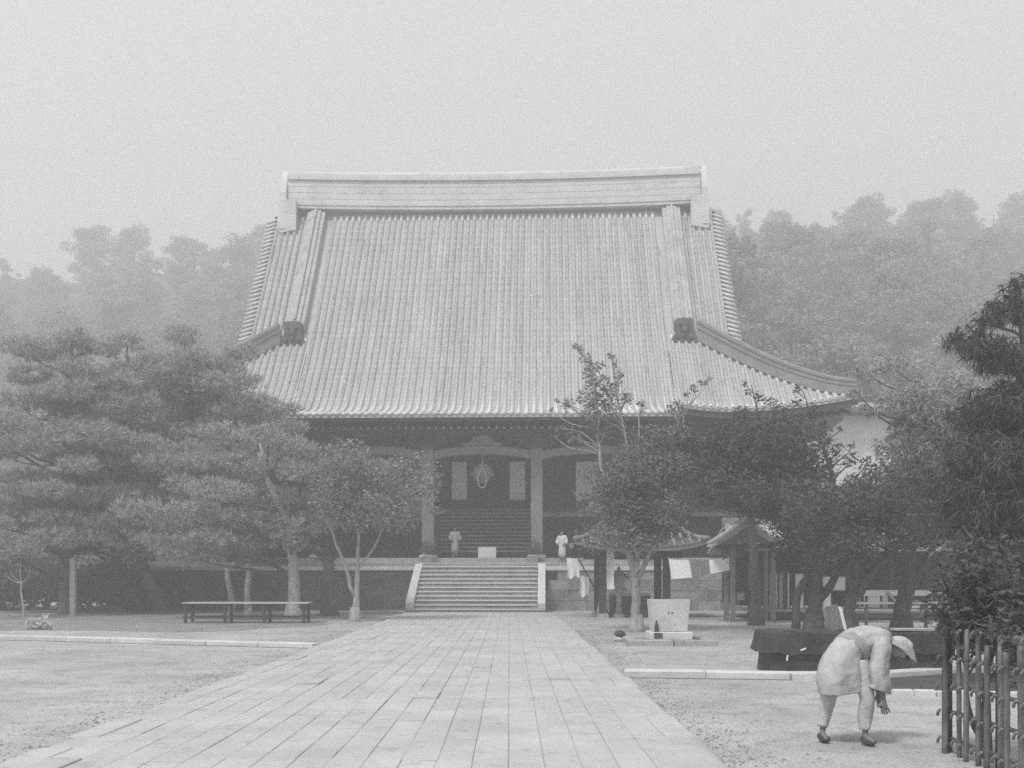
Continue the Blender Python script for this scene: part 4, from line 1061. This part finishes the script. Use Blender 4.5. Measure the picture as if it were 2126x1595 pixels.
    for s_, L in legs.items():
        a, b = Vector(L[2]) - o, Vector(L[3]) - o
        skin('shoe', {'a': (Vector((a.x, a.y, 0.1)), 0.05), 'b': (Vector((a.x, a.y + 0.02, 0.05)), 0.052), 'c': ((Vector((a.x, a.y, 0.045)) + Vector((b.x, b.y, 0.045))) / 2, (0.055, 0.04)), 'd': (Vector((b.x, b.y, 0.035)), (0.05, 0.032))}, [('a', 'b'), ('b', 'c'), ('c', 'd')], M_BLACKC, root)
    hb = Vector((3.86, 10.09, 0.93)) - o; ax = Vector((0.62, 0.0, 0.78)).normalized(); u_ = Vector((0, 1, 0)); w_ = ax.cross(u_); vs = []; nn = 28
    for (r_, h_) in ((0.21, -0.055), (0.2, -0.045), (0.13, 0.02), (0.06, 0.075), (0.012, 0.10)):
        for k in range(nn): a_ = 2 * math.pi * k / nn; vs.append(hb + ax * (h_ + 0.008 * math.sin(5 * a_)) + (u_ * math.cos(a_) + w_ * math.sin(a_)) * r_ * (1 + 0.02 * math.sin(9 * a_ + h_ * 40)))
    MB().add(vs, [(i * nn + k, i * nn + (k + 1) % nn, (i + 1) * nn + (k + 1) % nn, (i + 1) * nn + k) for i in range(4) for k in range(nn)] + [tuple(4 * nn + k for k in range(nn))]).build('straw_hat', mat('woven_straw', 0.34, 0.5, scale=30, detail=3, bump=0.6, bscale=60), root, smooth=True)
    loft('headcloth', [(q(3.745, 10.085, 0.975), 0.03, 0.03), (q(3.775, 10.085, 0.965), 0.085, 0.08), (q(3.82, 10.09, 0.945), 0.108, 0.1), (q(3.87, 10.09, 0.915), 0.112, 0.105), (q(3.905, 10.09, 0.89), 0.105, 0.1)], mat('pale_headcloth', 0.42, 0.54, scale=8, bump=0.4), root, 0.03, 6, 22, 4, 30)
bent_worker()
def robed(label, loc, rz, h_, robe, group=None):
    root = thing('person', label, 'person', loc, rz, group); k = h_ / 1.55
    q = lambda x, y, z: Vector((x * k, y * k, z * k))
    J = {'pel': (q(0, 0, 0.86), 0.12 * k), 'ch': (q(0, 0, 1.16), 0.13 * k), 'nk': (q(0, -0.01, 1.32), 0.05 * k), 'hd': (q(0, -0.03, 1.42), (0.075 * k, 0.085 * k)), 'tp': (q(0, -0.02, 1.49), 0.07 * k), 'ns': (q(0, -0.12, 1.415), 0.012 * k)}
    E = [('pel', 'ch'), ('ch', 'nk'), ('nk', 'hd'), ('hd', 'tp'), ('hd', 'ns')]
    for s_ in (-1, 1):
        for n_, p, r in (('hip', (0.08 * s_, 0, 0.8), 0.09), ('kn', (0.08 * s_, -0.01, 0.44), 0.06), ('an', (0.08 * s_, 0.02, 0.07), 0.04), ('to', (0.09 * s_, -0.12, 0.03), 0.035), ('sh', (0.18 * s_, 0, 1.24), 0.055), ('el', (0.23 * s_, 0, 0.98), 0.04), ('wr', (0.15 * s_, -0.14, 0.84), 0.028), ('hn', (0.1 * s_, -0.2, 0.8), 0.032)): J[n_ + str(s_)] = (q(*p), r * k)
        for a, b in (('pel', 'hip'), ('hip', 'kn'), ('kn', 'an'), ('an', 'to'), ('ch', 'sh'), ('sh', 'el'), ('el', 'wr'), ('wr', 'hn')): E.append((a if a in ('pel', 'ch') else a + str(s_), b + str(s_)))
    skin('body', J, E, M_SKIN, root, 1)
    JR = {'ch': (q(0, 0, 1.15), 0.17 * k), 'wa': (q(0, 0, 0.92), 0.155 * k), 'hp': (q(0, 0, 0.7), 0.19 * k), 'hm': (q(0, 0, 0.2), (0.22 * k, 0.19 * k)), 'nk': (q(0, 0, 1.29), 0.08 * k)}
    ER = [('ch', 'wa'), ('wa', 'hp'), ('hp', 'hm'), ('ch', 'nk')]
    for s_ in (-1, 1):
        for n_, p, r in (('sh', (0.18 * s_, 0, 1.22), 0.085), ('el', (0.25 * s_, 0, 0.98), 0.1), ('cu', (0.19 * s_, -0.1, 0.86), 0.12)): JR[n_ + str(s_)] = (q(*p), r * k)
        ER += [('ch', 'sh' + str(s_)), ('sh' + str(s_), 'el' + str(s_)), ('el' + str(s_), 'cu' + str(s_))]
    skin('robe', JR, ER, robe, root, 1)
    skin('hair', {'a': (q(0, 0.015, 1.5), 0.085 * k), 'b': (q(0, 0.045, 1.42), 0.075 * k)}, [('a', 'b')], M_HAIR, root, 1)
robed('person in white standing on the terrace near the potted shrub and pavilion', TW(3.72, 4.45, 2.19), -0.5, 1.5, mat('white_robe', 0.55, 0.68, scale=5, bump=0.3))
robed('person in a grey robe standing at the foot of the porch steps', TW(-1.35, 5.7, 2.42), 0.2, 1.5, mat('grey_robe', 0.3, 0.4, scale=5, bump=0.3))

# ================================================================== TREES
def T(px, py, Y, r): v = P(px, py, Y); return (v.x, v.y, v.z, r)
def CL(px, py, Y, rx, rz=None, ry=None):
    v = P(px, py, Y); return (v.x, v.y, v.z, rx, ry or rx, rz or rx * 0.5)
def pine_layers(trunk, z0, z1, R, n, rng, flat=0.32, s=(0.9, 1.6), lean=(0, 0)):
    out = []; z = z0
    while z < z1:
        f = (z - z0) / (z1 - z0); rr = R(f); q = trunk_at(trunk, z)
        k = max(2, int(n * rr / R(0.3))); a0 = rng.uniform(0, 6.3)
        for i in range(k):
            a = a0 + i * 2 * math.pi / k + rng.normal(0, 0.35); d = rr * rng.uniform(0.35, 1.0); w = rng.uniform(*s) * (0.75 + 0.25 * rr / R(0.3))
            out.append((q[0] + lean[0] * f + d * math.cos(a), q[1] + lean[1] * f + d * math.sin(a), z + rng.normal(0, 0.22) - 0.05 * d, w, w, w * flat))
        z += rng.uniform(0.85, 1.1)
    q = trunk[-1]; out.append((q[0], q[1], q[2], 0.8, 0.8, 0.4))
    return out
rng = np.random.default_rng(31)
# pines on the left of the court
t = [(*G(140, 1275)[:], 0.3)]; YA = t[0][1]
trA = [t[0], T(141, 1150, YA, 0.27), T(150, 980, YA, 0.24), T(128, 860, YA, 0.17), T(150, 760, YA, 0.1), T(150, 705, YA, 0.04)]
make_tree('pine_tree', 'thick-trunked spreading pine beside the pale wooden post', 'tree', [trA], pine_layers(trA, 3.0, 11.0, lambda f: 4.3 - 2.2 * f ** 2, 9, rng), 'pine', 41, density=24, size=0.30, k=9, width=0.02, leaf=L_PINE, limb_r=0.1, group='pines beside the paved path', up=0.8)
trB = [(*G(243, 1270)[:], 0.27), T(240, 1130, 44.5, 0.22), T(255, 980, 44.8, 0.18), T(280, 850, 44.8, 0.13), T(265, 740, 44.8, 0.06), T(262, 712, 44.8, 0.03)]
make_tree('pine_tree', 'second thick pine, standing between the posted pine and the long bench', 'tree', [trB], pine_layers(trB, 3.6, 11.2, lambda f: 4.4 - 2.4 * f ** 2, 9, rng), 'pine', 42, density=24, size=0.30, k=9, width=0.02, leaf=L_PINE, limb_r=0.09, group='pines beside the paved path', up=0.8)
trC = [(*G(335, 1272)[:], 0.25), T(290, 1150, 43.5, 0.22), T(372, 980, 44.2, 0.18), T(398, 850, 44.6, 0.15), T(392, 750, 44.6, 0.07), T(380, 700, 44.6, 0.03)]
make_tree('pine_tree', 'tallest leaning pine whose boughs reach across the temple eave', 'tree', [trC], pine_layers(trC, 3.8, 11.4, lambda f: 4.0 - 2.2 * f ** 2, 9, rng) + [CL(500, 735, 44.5, 0.9, 0.3), CL(470, 768, 44, 0.9, 0.28), CL(515, 790, 44, 0.7, 0.2), CL(540, 835, 43.5, 0.9, 0.28), CL(590, 850, 43.2, 0.8, 0.25), CL(490, 860, 43.5, 1.2, 0.4), CL(600, 890, 43, 0.9, 0.3), CL(560, 930, 43, 1.2, 0.4)], 'pine', 43, density=24, size=0.30, k=9, width=0.02, leaf=L_PINE, limb_r=0.09, group='pines beside the paved path', up=0.8)
yD = 37.3
trD = [T(608, 1283, yD, 0.24), T(609, 1180, yD, 0.19), T(600, 1090, yD, 0.15), T(560, 1000, yD, 0.11), T(540, 920, yD, 0.05)]
cD = [CL(x, y, yD + rng.uniform(-2, 2), rng.uniform(0.8, 1.2), rng.uniform(0.3, 0.42)) for (x, y) in ((470, 900), (540, 905), (610, 930), (420, 960), (500, 965), (570, 970), (640, 985), (450, 1020), (530, 1030), (610, 1040), (400, 1060), (480, 1080), (560, 1090), (640, 1090), (440, 1120), (520, 1130), (600, 1125), (350, 1090), (380, 1010), (340, 1130), (400, 1150), (300, 1060))]
make_tree('pine_tree', 'pale-trunked low pine spreading above the benches', 'tree', [trD], cD, 'pine', 44, density=26, size=0.27, k=9, width=0.02, leaf=L_PINE, bark=M_BARKP, limb_bark=M_BARK, limb_r=0.09, group='pines beside the paved path', up=0.8)
yE = GY(1291)
trE = [[(*G(737, 1291)[:], 0.16), T(739, 1235, yE, 0.10), T(745, 1150, yE, 0.06), T(745, 1060, yE, 0.04), T(720, 1000, yE, 0.02)],
       [T(738, 1240, yE, 0.08), T(715, 1175, yE, 0.055), T(690, 1110, yE, 0.04), T(660, 1040, yE, 0.02)],
       [T(744, 1180, yE, 0.05), T(775, 1140, yE, 0.04), T(800, 1080, yE, 0.03), T(830, 1010, yE, 0.015)]]
e0 = P(765, 1030, yE)
make_tree('leafy_tree', 'slender forked tree with fine pale leaves before the terrace', 'tree', trE, envelope(rng, 34, (e0.x, e0.y, e0.z), (2.45, 2.0, 1.6), 0.72, 0.8, 0.25) + [CL(890, 1000, yE, 0.5, 0.4), CL(905, 1060, yE, 0.3, 0.2)], 'leaf', 45, density=80, size=0.07, leaf=L_PALE, bark=M_BARKP, limb_r=0.03)
yK = 40.5
trK = [[T(684, 1272, yK, 0.26), T(683, 1180, yK, 0.22), T(672, 1110, yK, 0.14), T(690, 1020, yK, 0.07)], [T(683, 1175, yK, 0.13), T(650, 1140, yK, 0.09), T(625, 1100, yK, 0.04)], [T(684, 1165, yK, 0.1), T(715, 1140, yK, 0.07), T(745, 1095, yK, 0.03)]]
k0 = P(680, 1040, yK)
make_tree('leafy_tree', 'dark stout tree with low forks behind the slender forked tree', 'tree', trK, envelope(rng, 26, (k0.x, k0.y, k0.z), (2.4, 1.8, 1.7), 0.75, 0.75, 0.3), 'leaf', 46, density=50, size=0.09, leaf=L_DARK, limb_r=0.07)
# slender upright tree by the basin
yF = GY(1312)
trF = [[(*G(1322, 1312)[:], 0.17), T(1323, 1245, yF, 0.13), T(1318, 1190, yF, 0.11), T(1290, 1080, yF, 0.08), T(1248, 970, yF, 0.05), T(1243, 870, yF, 0.035), T(1222, 720, yF, 0.012)],
       [T(1320, 1200, yF, 0.09), T(1335, 1080, yF, 0.07), T(1300, 920, yF, 0.04), T(1275, 790, yF, 0.025), T(1268, 715, yF, 0.01)],
       [T(1320, 1215, yF, 0.08), T(1370, 1110, yF, 0.06), T(1395, 980, yF, 0.04), T(1420, 860, yF, 0.02), T(1475, 785, yF, 0.008)],
       [T(1322, 1205, yF, 0.06), T(1330, 1000, yF, 0.04), T(1326, 860, yF, 0.015)]]
f0 = P(1325, 1045, yF)
clF = envelope(rng, 30, (P(1300, 985, yF).x, yF + 0.6, P(1300, 985, yF).z), (1.6, 1.2, 1.0), 0.5, 0.85, 0.1) + envelope(rng, 34, (P(1325, 1075, yF).x, yF, P(1325, 1075, yF).z), (1.4, 1.3, 1.05), 0.5, 0.8, 0.1) + envelope(rng, 22, (P(1400, 950, yF).x, yF, P(1400, 950, yF).z), (1.4, 1.1, 0.75), 0.42, 0.8, 0.1) + envelope(rng, 40, (f0.x, f0.y, f0.z), (1.9, 1.6, 1.85), 0.5, 0.9, 0.2)
for (x, y, r) in ((1200, 720, 0.13), (1215, 745, 0.18), (1225, 775, 0.2), (1245, 760, 0.16), (1268, 740, 0.14), (1235, 800, 0.26), (1262, 800, 0.24), (1285, 780, 0.15), (1215, 825, 0.25), (1180, 835, 0.16), (1240, 835, 0.3), (1270, 835, 0.28), (1300, 825, 0.2), (1330, 838, 0.14), (1155, 832, 0.09), (1225, 870, 0.32), (1270, 880, 0.35), (1400, 850, 0.25), (1440, 808, 0.12), (1470, 787, 0.09), (1455, 795, 0.1), (1160, 890, 0.12), (1190, 905, 0.2), (1360, 900, 0.35), (1410, 900, 0.35)):
    clF += [CL(x, y, yF + rng.uniform(-0.3, 0.3), r * 1.15, r), CL(x + rng.uniform(-14, 14), y + rng.uniform(4, 26), yF + rng.uniform(-0.4, 0.4), r * 0.9, r * 0.8)]
make_tree('leafy_tree', 'slender upright tree with sparse shoots in front of the water pavilion', 'tree', trF, clF, 'leaf', 47, density=120, size=0.055, leaf=L_LEAF, bark=M_BARKP, limb_r=0.03)
# dense trees on the right
yG = GY(1312)
trG = [[(*G(1690, 1312)[:], 0.24), T(1690, 1240, yG, 0.2), T(1700, 1180, yG, 0.17), T(1640, 1080, yG, 0.11), T(1580, 960, yG, 0.06), T(1560, 800, yG, 0.012)], [T(1694, 1250, yG, 0.14), T(1735, 1200, yG, 0.11), T(1760, 1100, yG, 0.07), T(1700, 900, yG, 0.03), T(1662, 800, yG, 0.01)], [T(1652, 1305, yG, 0.13), T(1655, 1240, yG, 0.11), T(1675, 1195, yG, 0.1), T(1640, 1120, yG, 0.06)]]
g0 = P(1572, 970, yG)
clG = envelope(rng, 40, (P(1705, 1090, yG).x, yG, P(1705, 1090, yG).z), (1.45, 1.7, 0.95), 0.58, 0.8, 0.1) + envelope(rng, 26, (P(1520, 920, yG).x, yG, P(1520, 920, yG).z), (1.7, 1.3, 0.75), 0.5, 0.8, 0.1) + envelope(rng, 60, (g0.x, g0.y, g0.z), (1.75, 2.1, 1.4), 0.62, 0.8, 0.15)
for (x, y, r) in ((1545, 795, 0.1), (1552, 815, 0.12), (1575, 825, 0.16), (1600, 835, 0.2), (1620, 850, 0.25), (1655, 812, 0.14), (1650, 835, 0.18), (1690, 850, 0.2), (1540, 860, 0.3), (1500, 890, 0.4), (1460, 930, 0.4), (1712, 880, 0.14), (1700, 905, 0.16), (1725, 912, 0.15), (1745, 890, 0.1), (1740, 930, 0.2), (1770, 925, 0.12), (1765, 955, 0.3), (1725, 950, 0.3), (1800, 960, 0.22)):
    clG.append(CL(x, y, yG + rng.uniform(-0.3, 0.3), r, r * 0.9))
make_tree('leafy_tree', 'dense many-stemmed tree between the tea house and the covered stall', 'tree', trG, clG, 'leaf', 48, density=95, size=0.065, leaf=L_DARK, limb_r=0.05)
yH = 26.0
trH = [[T(1768, 1327, yH, 0.17), T(1766, 1250, yH, 0.14), T(1790, 1215, yH, 0.12), T(1840, 1150, yH, 0.08), T(1850, 1050, yH, 0.05)], [T(1770, 1240, yH, 0.08), T(1760, 1160, yH, 0.06), T(1740, 1060, yH, 0.03)]]
h0 = P(1800, 1080, yH)
make_tree('leafy_tree', 'dark leaning tree just behind the tilted wooden board', 'tree', trH, envelope(rng, 44, (h0.x, h0.y, h0.z), (2.3, 1.8, 1.15), 0.65, 0.75, 0.1), 'leaf', 49, density=95, size=0.065, leaf=L_DARK, limb_r=0.05)
yI = 27.8
trI = [[T(1872, 1320, yI, 0.26), T(1880, 1240, yI, 0.22), T(1895, 1120, yI, 0.17), T(1910, 950, yI, 0.1), T(1910, 790, yI, 0.03)], [T(1882, 1230, yI, 0.14), T(1920, 1170, yI, 0.1), T(1980, 1080, yI, 0.05)]]
i0 = P(1962, 940, yI)
make_tree('leafy_tree', 'tall rounded tree with feathery top at the edge of the temple roof', 'tree', trI, envelope(rng, 56, (i0.x, i0.y, i0.z), (1.75, 1.9, 2.35), 0.7, 0.8, 0.25) + [CL(1875, 905, yI, 0.45, 0.4), CL(1800, 770, yI, 0.45, 0.25), CL(1850, 755, yI, 0.5, 0.3), CL(1990, 800, yI, 0.6, 0.4), CL(1870, 1080, yI, 0.8, 0.6), CL(1950, 1100, yI, 0.8, 0.6), CL(2020, 1050, yI, 0.9, 0.6), CL(1800, 850, yI, 0.4, 0.16), CL(1850, 830, yI, 0.5, 0.25), CL(1780, 815, yI, 0.35, 0.15), CL(1800, 1020, yI, 0.6, 0.45)], 'pine', 50, density=34, size=0.2, k=7, width=0.016, leaf=L_PINE, limb_r=0.06, droop=0.45, up=0.3)
yJ = 15.0
trJ = [[T(2105, 1425, yJ, 0.16), T(2100, 1200, yJ, 0.13), T(2110, 900, yJ, 0.09), T(2118, 640, yJ, 0.03)]]
clJ = envelope(rng, 30, (P(2110, 1080, yJ).x, yJ, P(2110, 1080, yJ).z), (0.85, 0.8, 1.5), 0.45, 0.7, 0.1) + envelope(rng, 40, (P(2120, 930, yJ).x, yJ, P(2120, 930, yJ).z), (0.95, 1.0, 2.3), 0.42, 0.6, 0.3) + [CL(2090, 640, yJ, 0.3, 0.16), CL(2050, 660, yJ, 0.28, 0.12), CL(2110, 590, yJ, 0.25, 0.15), CL(2030, 720, yJ, 0.35, 0.14), CL(1975, 700, yJ, 0.2, 0.07), CL(2080, 740, yJ, 0.4, 0.2), CL(2060, 1100, yJ, 0.5, 0.4), CL(2010, 1180, yJ, 0.45, 0.3), CL(2080, 1220, yJ, 0.5, 0.35), CL(2020, 1260, yJ, 0.4, 0.3), CL(2000, 1010, yJ, 0.35, 0.3), CL(2120, 1290, yJ, 0.5, 0.3)]
make_tree('pine_tree', 'dark long-needled pine rising behind the bamboo fence', 'tree', trJ, clJ, 'pine', 51, density=80, size=0.17, k=8, width=0.009, leaf=leafmat('dark_needles', 0.06, 0.16, 0.15), limb_r=0.035, droop=0.6, up=0.3)
yN = 33.0
trN = [[T(1570, VY + EYE * F / yN, yN, 0.2), T(1566, 1200, yN, 0.17), T(1560, 1080, yN, 0.12), T(1540, 930, yN, 0.04)]]
n0 = P(1545, 975, yN)
make_tree('leafy_tree', 'dark spreading tree rising between the gabled booth and the temple wing', 'tree', trN, envelope(rng, 60, (n0.x, n0.y + 0.6, n0.z), (2.2, 1.5, 1.35), 0.62, 0.8, 0.1), 'leaf', 57, density=70, size=0.075, leaf=L_DARK, limb_r=0.06)
yL = 22.5
trL = [[T(2000, 1345, yL, 0.2), T(2005, 1230, yL, 0.17), T(1995, 1100, yL, 0.12), T(2010, 900, yL, 0.04)]]
l0 = P(2010, 1050, yL)
make_tree('leafy_tree', 'dark dense tree filling the shade behind the long-needled pine', 'tree', trL, envelope(rng, 60, (l0.x, l0.y, l0.z), (1.5, 1.5, 1.75), 0.55, 0.8, 0.1), 'leaf', 52, density=85, size=0.06, leaf=L_DARK, limb_r=0.05)
for (a_, lab) in ((((516, 1262), (514, 1190), (520, 1110), (505, 1000)), 'thin pale-trunked young pine standing straight behind the long bench'), (((481, 1262), (474, 1200), (463, 1150), (455, 1040)), 'thin leaning young pine behind the long bench')):
    yy = 39.0; tt = [T(a_[0][0], VY + EYE * F / yy, yy, 0.12)] + [T(x_, y_, yy, r_) for (x_, y_), r_ in zip(a_[1:], (0.11, 0.08, 0.03))]
    make_tree('pine_tree', lab, 'tree', [tt], [CL(a_[3][0] + dx, a_[3][1] + dy, yy + dz_, 0.9, 0.32) for dx, dy, dz_ in ((0, 0, 0), (-35, 45, 0.6), (40, 50, -0.5), (-10, 90, 0.8), (30, 105, 0.3))], 'pine', 53 + int(a_[0][0]), density=24, size=0.27, k=9, width=0.02, leaf=L_PINE, bark=M_BARKP, limb_bark=M_BARK, limb_r=0.03, group='pines beside the paved path', up=0.8)
# shrubs inside the bamboo fence
for n_, (x, y, z, r, lab) in enumerate(((4.28, 9.2, 0.75, 0.42, 'dark clipped shrub filling the near corner of the bamboo fence'), (4.42, 8.45, 0.72, 0.42, 'dark leafy shrub behind the middle of the bamboo fence'))):
    rr_ = np.random.default_rng(60 + n_)
    make_tree('shrub', lab, 'shrub', [[(x, y, 0, 0.04), (x, y, 0.4, 0.03), (x + 0.05, y, 0.9, 0.02)], [(x, y, 0.1, 0.03), (x - 0.2, y, 0.6, 0.02), (x - 0.25, y, 1.1, 0.01)]], envelope(rr_, 44, (x - 0.04, y, z + 0.62), (0.38, 0.5, 0.62), 0.22, 0.9, 0.1) + [(4.02 + rr_.uniform(-0.05, 0.1), y + dy_, 1.16 + rr_.uniform(-0.05, 0.12), 0.17, 0.2, 0.13) for dy_ in (-0.4, -0.2, 0, 0.18)], 'leaf', 70 + n_, density=110, size=0.035, leaf=L_DARK, limb_r=0.012)
# dark undergrowth behind the pines and beyond the tea house
ub = [(-27, 52, 3.2), (-23.5, 50.5, 3.4), (-20.2, 51.5, 3.0), (-30.5, 50, 3.4), (-17.9, 48.0, 2.6), (-21.5, 47.5, 2.6), (-25, 47.5, 2.8), (-28.3, 47.0, 2.6), (-19.3, 46.6, 2.4), (-23.3, 46.4, 2.4), (-17.0, 45.4, 2.2), (17.5, 48, 3.6), (20.5, 45, 3.8), (23.0, 43, 3.6), (18.5, 41.5, 3.2), (15.6, 46, 3.2)]
rr_ = np.random.default_rng(80)
bushes = []
for v_ in range(3):
    c = envelope(rr_, 34, (0, 0, 1.35), (1.9, 1.5, 1.25), 0.75, 0.8, 0.1)
    bushes.append(leaves_mesh('foliage', clump_pts(c, 14, rr_), 0.13, rr_))
for i, (x, y, hgt) in enumerate(ub):
    lab = 'dark rounded bush in the shade behind the pines' if x < 0 else 'dark rounded bush beyond the tea house'
    r_ = thing('bush', lab, 'bush', (x, y, 0), i * 1.3, 'bushes behind the pines' if x < 0 else 'bushes beyond the tea house')
    f = obj('foliage', bushes[i % 3], L_DARK, r_); f.scale = (1.1, 1.1, hgt / 2.9)
    mb = MB()
    for a in range(4): limb(mb, (0, 0, -0.05), (math.cos(a * 1.6) * 0.7, math.sin(a * 1.6) * 0.7, 1.3), 0.06, 0.02, rr_, 0, 3, 5)
    mb.build('stem', M_BARK, r_)
# ---- wooded hillside
crowns = []; trunks = []
for v_ in range(5):
    rr_ = np.random.default_rng(90 + v_); hgt = 14.0
    c = []
    if v_ < 3:
        for _ in range(9):
            d = unit(1, rr_)[0]; big = rr_.uniform(1.6, 2.6)
            c += envelope(rr_, 12, (d[0] * 2.6, d[1] * 2.6, 7.4 + d[2] * 4.2), (big, big, big * 0.8), rr_.uniform(0.6, 1.0), 0.75, 0.4)
        c += envelope(rr_, 30, (0, 0, 4.5), (3.6, 3.6, 3.2), 1.1, 0.8, 0.2)
    else:
        z = 3.0
        while z < 14:
            for k_ in range(int(rr_.integers(3, 7))):
                a = rr_.uniform(0, 6.3); d = rr_.uniform(0.2, 1) * 4.6 * math.sqrt(max(0.12, 1 - ((z - 7.0) / 7.4) ** 2)); w_ = rr_.uniform(0.8, 1.8); c.append((d * math.cos(a), d * math.sin(a), z + rr_.normal(0, 0.5), w_, w_, w_ * 0.55))
            z += rr_.uniform(0.35, 0.7)
    crowns.append(leaves_mesh('crown', clump_pts(c, 16, rr_), 0.2, rr_, 0, 0.3))
    mb = MB(); tr = [(0, 0, -0.5, 0.35), (0.2, 0.1, 4, 0.28), (-0.1, 0, 8, 0.2), (0.1, 0, 12, 0.08)]
    mb.tube([q[:3] for q in tr], [q[3] for q in tr], 8)
    for q in c[:16]: limb(mb, trunk_at(tr, q[2] - 1.5), q, 0.1, 0.03, rr_, 0.05, 4, 5)
    trunks.append(mb.mesh('trunk', True))
rr_ = np.random.default_rng(123); nt_ = 0
for (Y, step) in ((72, 5.2), (79, 5.2), (88, 5.4), (98, 5.8), (109, 6.2), (121, 6.6), (134, 7.0), (149, 7.4), (166, 8), (185, 8.6), (206, 9.4), (230, 10)):
    half = 1110 * Y / F + 4; x = -half + rr_.uniform(0, 3)
    while x < half:
        px = VX + x * F / Y; zt = hill_z(x, Y) + 12
        rim = 480 - 0.0 if px < 1020 else 450
        hid = abs(px - 1020) < (390 if zt / Y > 0.28 else 455)
        if not hid and (x > 0 or Y > 95):
            v_ = int(rr_.integers(0, 5)); s_ = rr_.uniform(0.72, 1.3)
            left = x < 0
            where = 'behind the pines' if left else 'beyond the dark dense trees'
            form = 'broad-crowned' if v_ < 3 else 'loose-crowned'
            tone = 'dark %s tree low on the hillside %s' if Y < 95 else ('grey hazy %s tree midway up the hillside %s' if Y < 150 else 'faint pale %s tree near the hilltop %s')
            r_ = thing('hillside_tree', tone % (form, where), 'tree', (x, Y + (yj := rr_.uniform(-4, 5) if Y > 85 else rr_.uniform(-1, 3)), hill_z(x, Y + yj) - 0.2), rr_.uniform(0, 6.28), (tone % (form, where)).replace(' tree ', ' trees '))
            r_.scale = (s_, s_, s_ * rr_.uniform(0.9, 1.1))
            obj('crown', crowns[v_], L_FAR, r_); obj('trunk', trunks[v_], M_BARK, r_); nt_ += 1
        x += step * rr_.uniform(0.75, 1.3)
print('hillside trees', nt_)

# ================================================================== HAZE: even air volume, fades the hill and is added to lift dark tones
hz = MB().box((0, 126, 48.5), (276, 298, 101)).build('haze', None)
hm = bpy.data.materials.new('dark_lift_haze'); hm.use_nodes = True; hm.node_tree.nodes.clear()
ho = hm.node_tree.nodes.new('ShaderNodeOutputMaterial'); pv = hm.node_tree.nodes.new('ShaderNodeVolumePrincipled')
pv.inputs['Color'].default_value = (0.97, 0.97, 0.97, 1); pv.inputs['Density'].default_value = HAZE_DENSITY; pv.inputs['Anisotropy'].default_value = 0.2
hm.node_tree.links.new(pv.outputs[0], ho.inputs['Volume']); hz.data.materials.append(hm)
tag(hz, 'thin pale distance haze, added over the court to lift its dark tones', 'haze', kind='stuff')
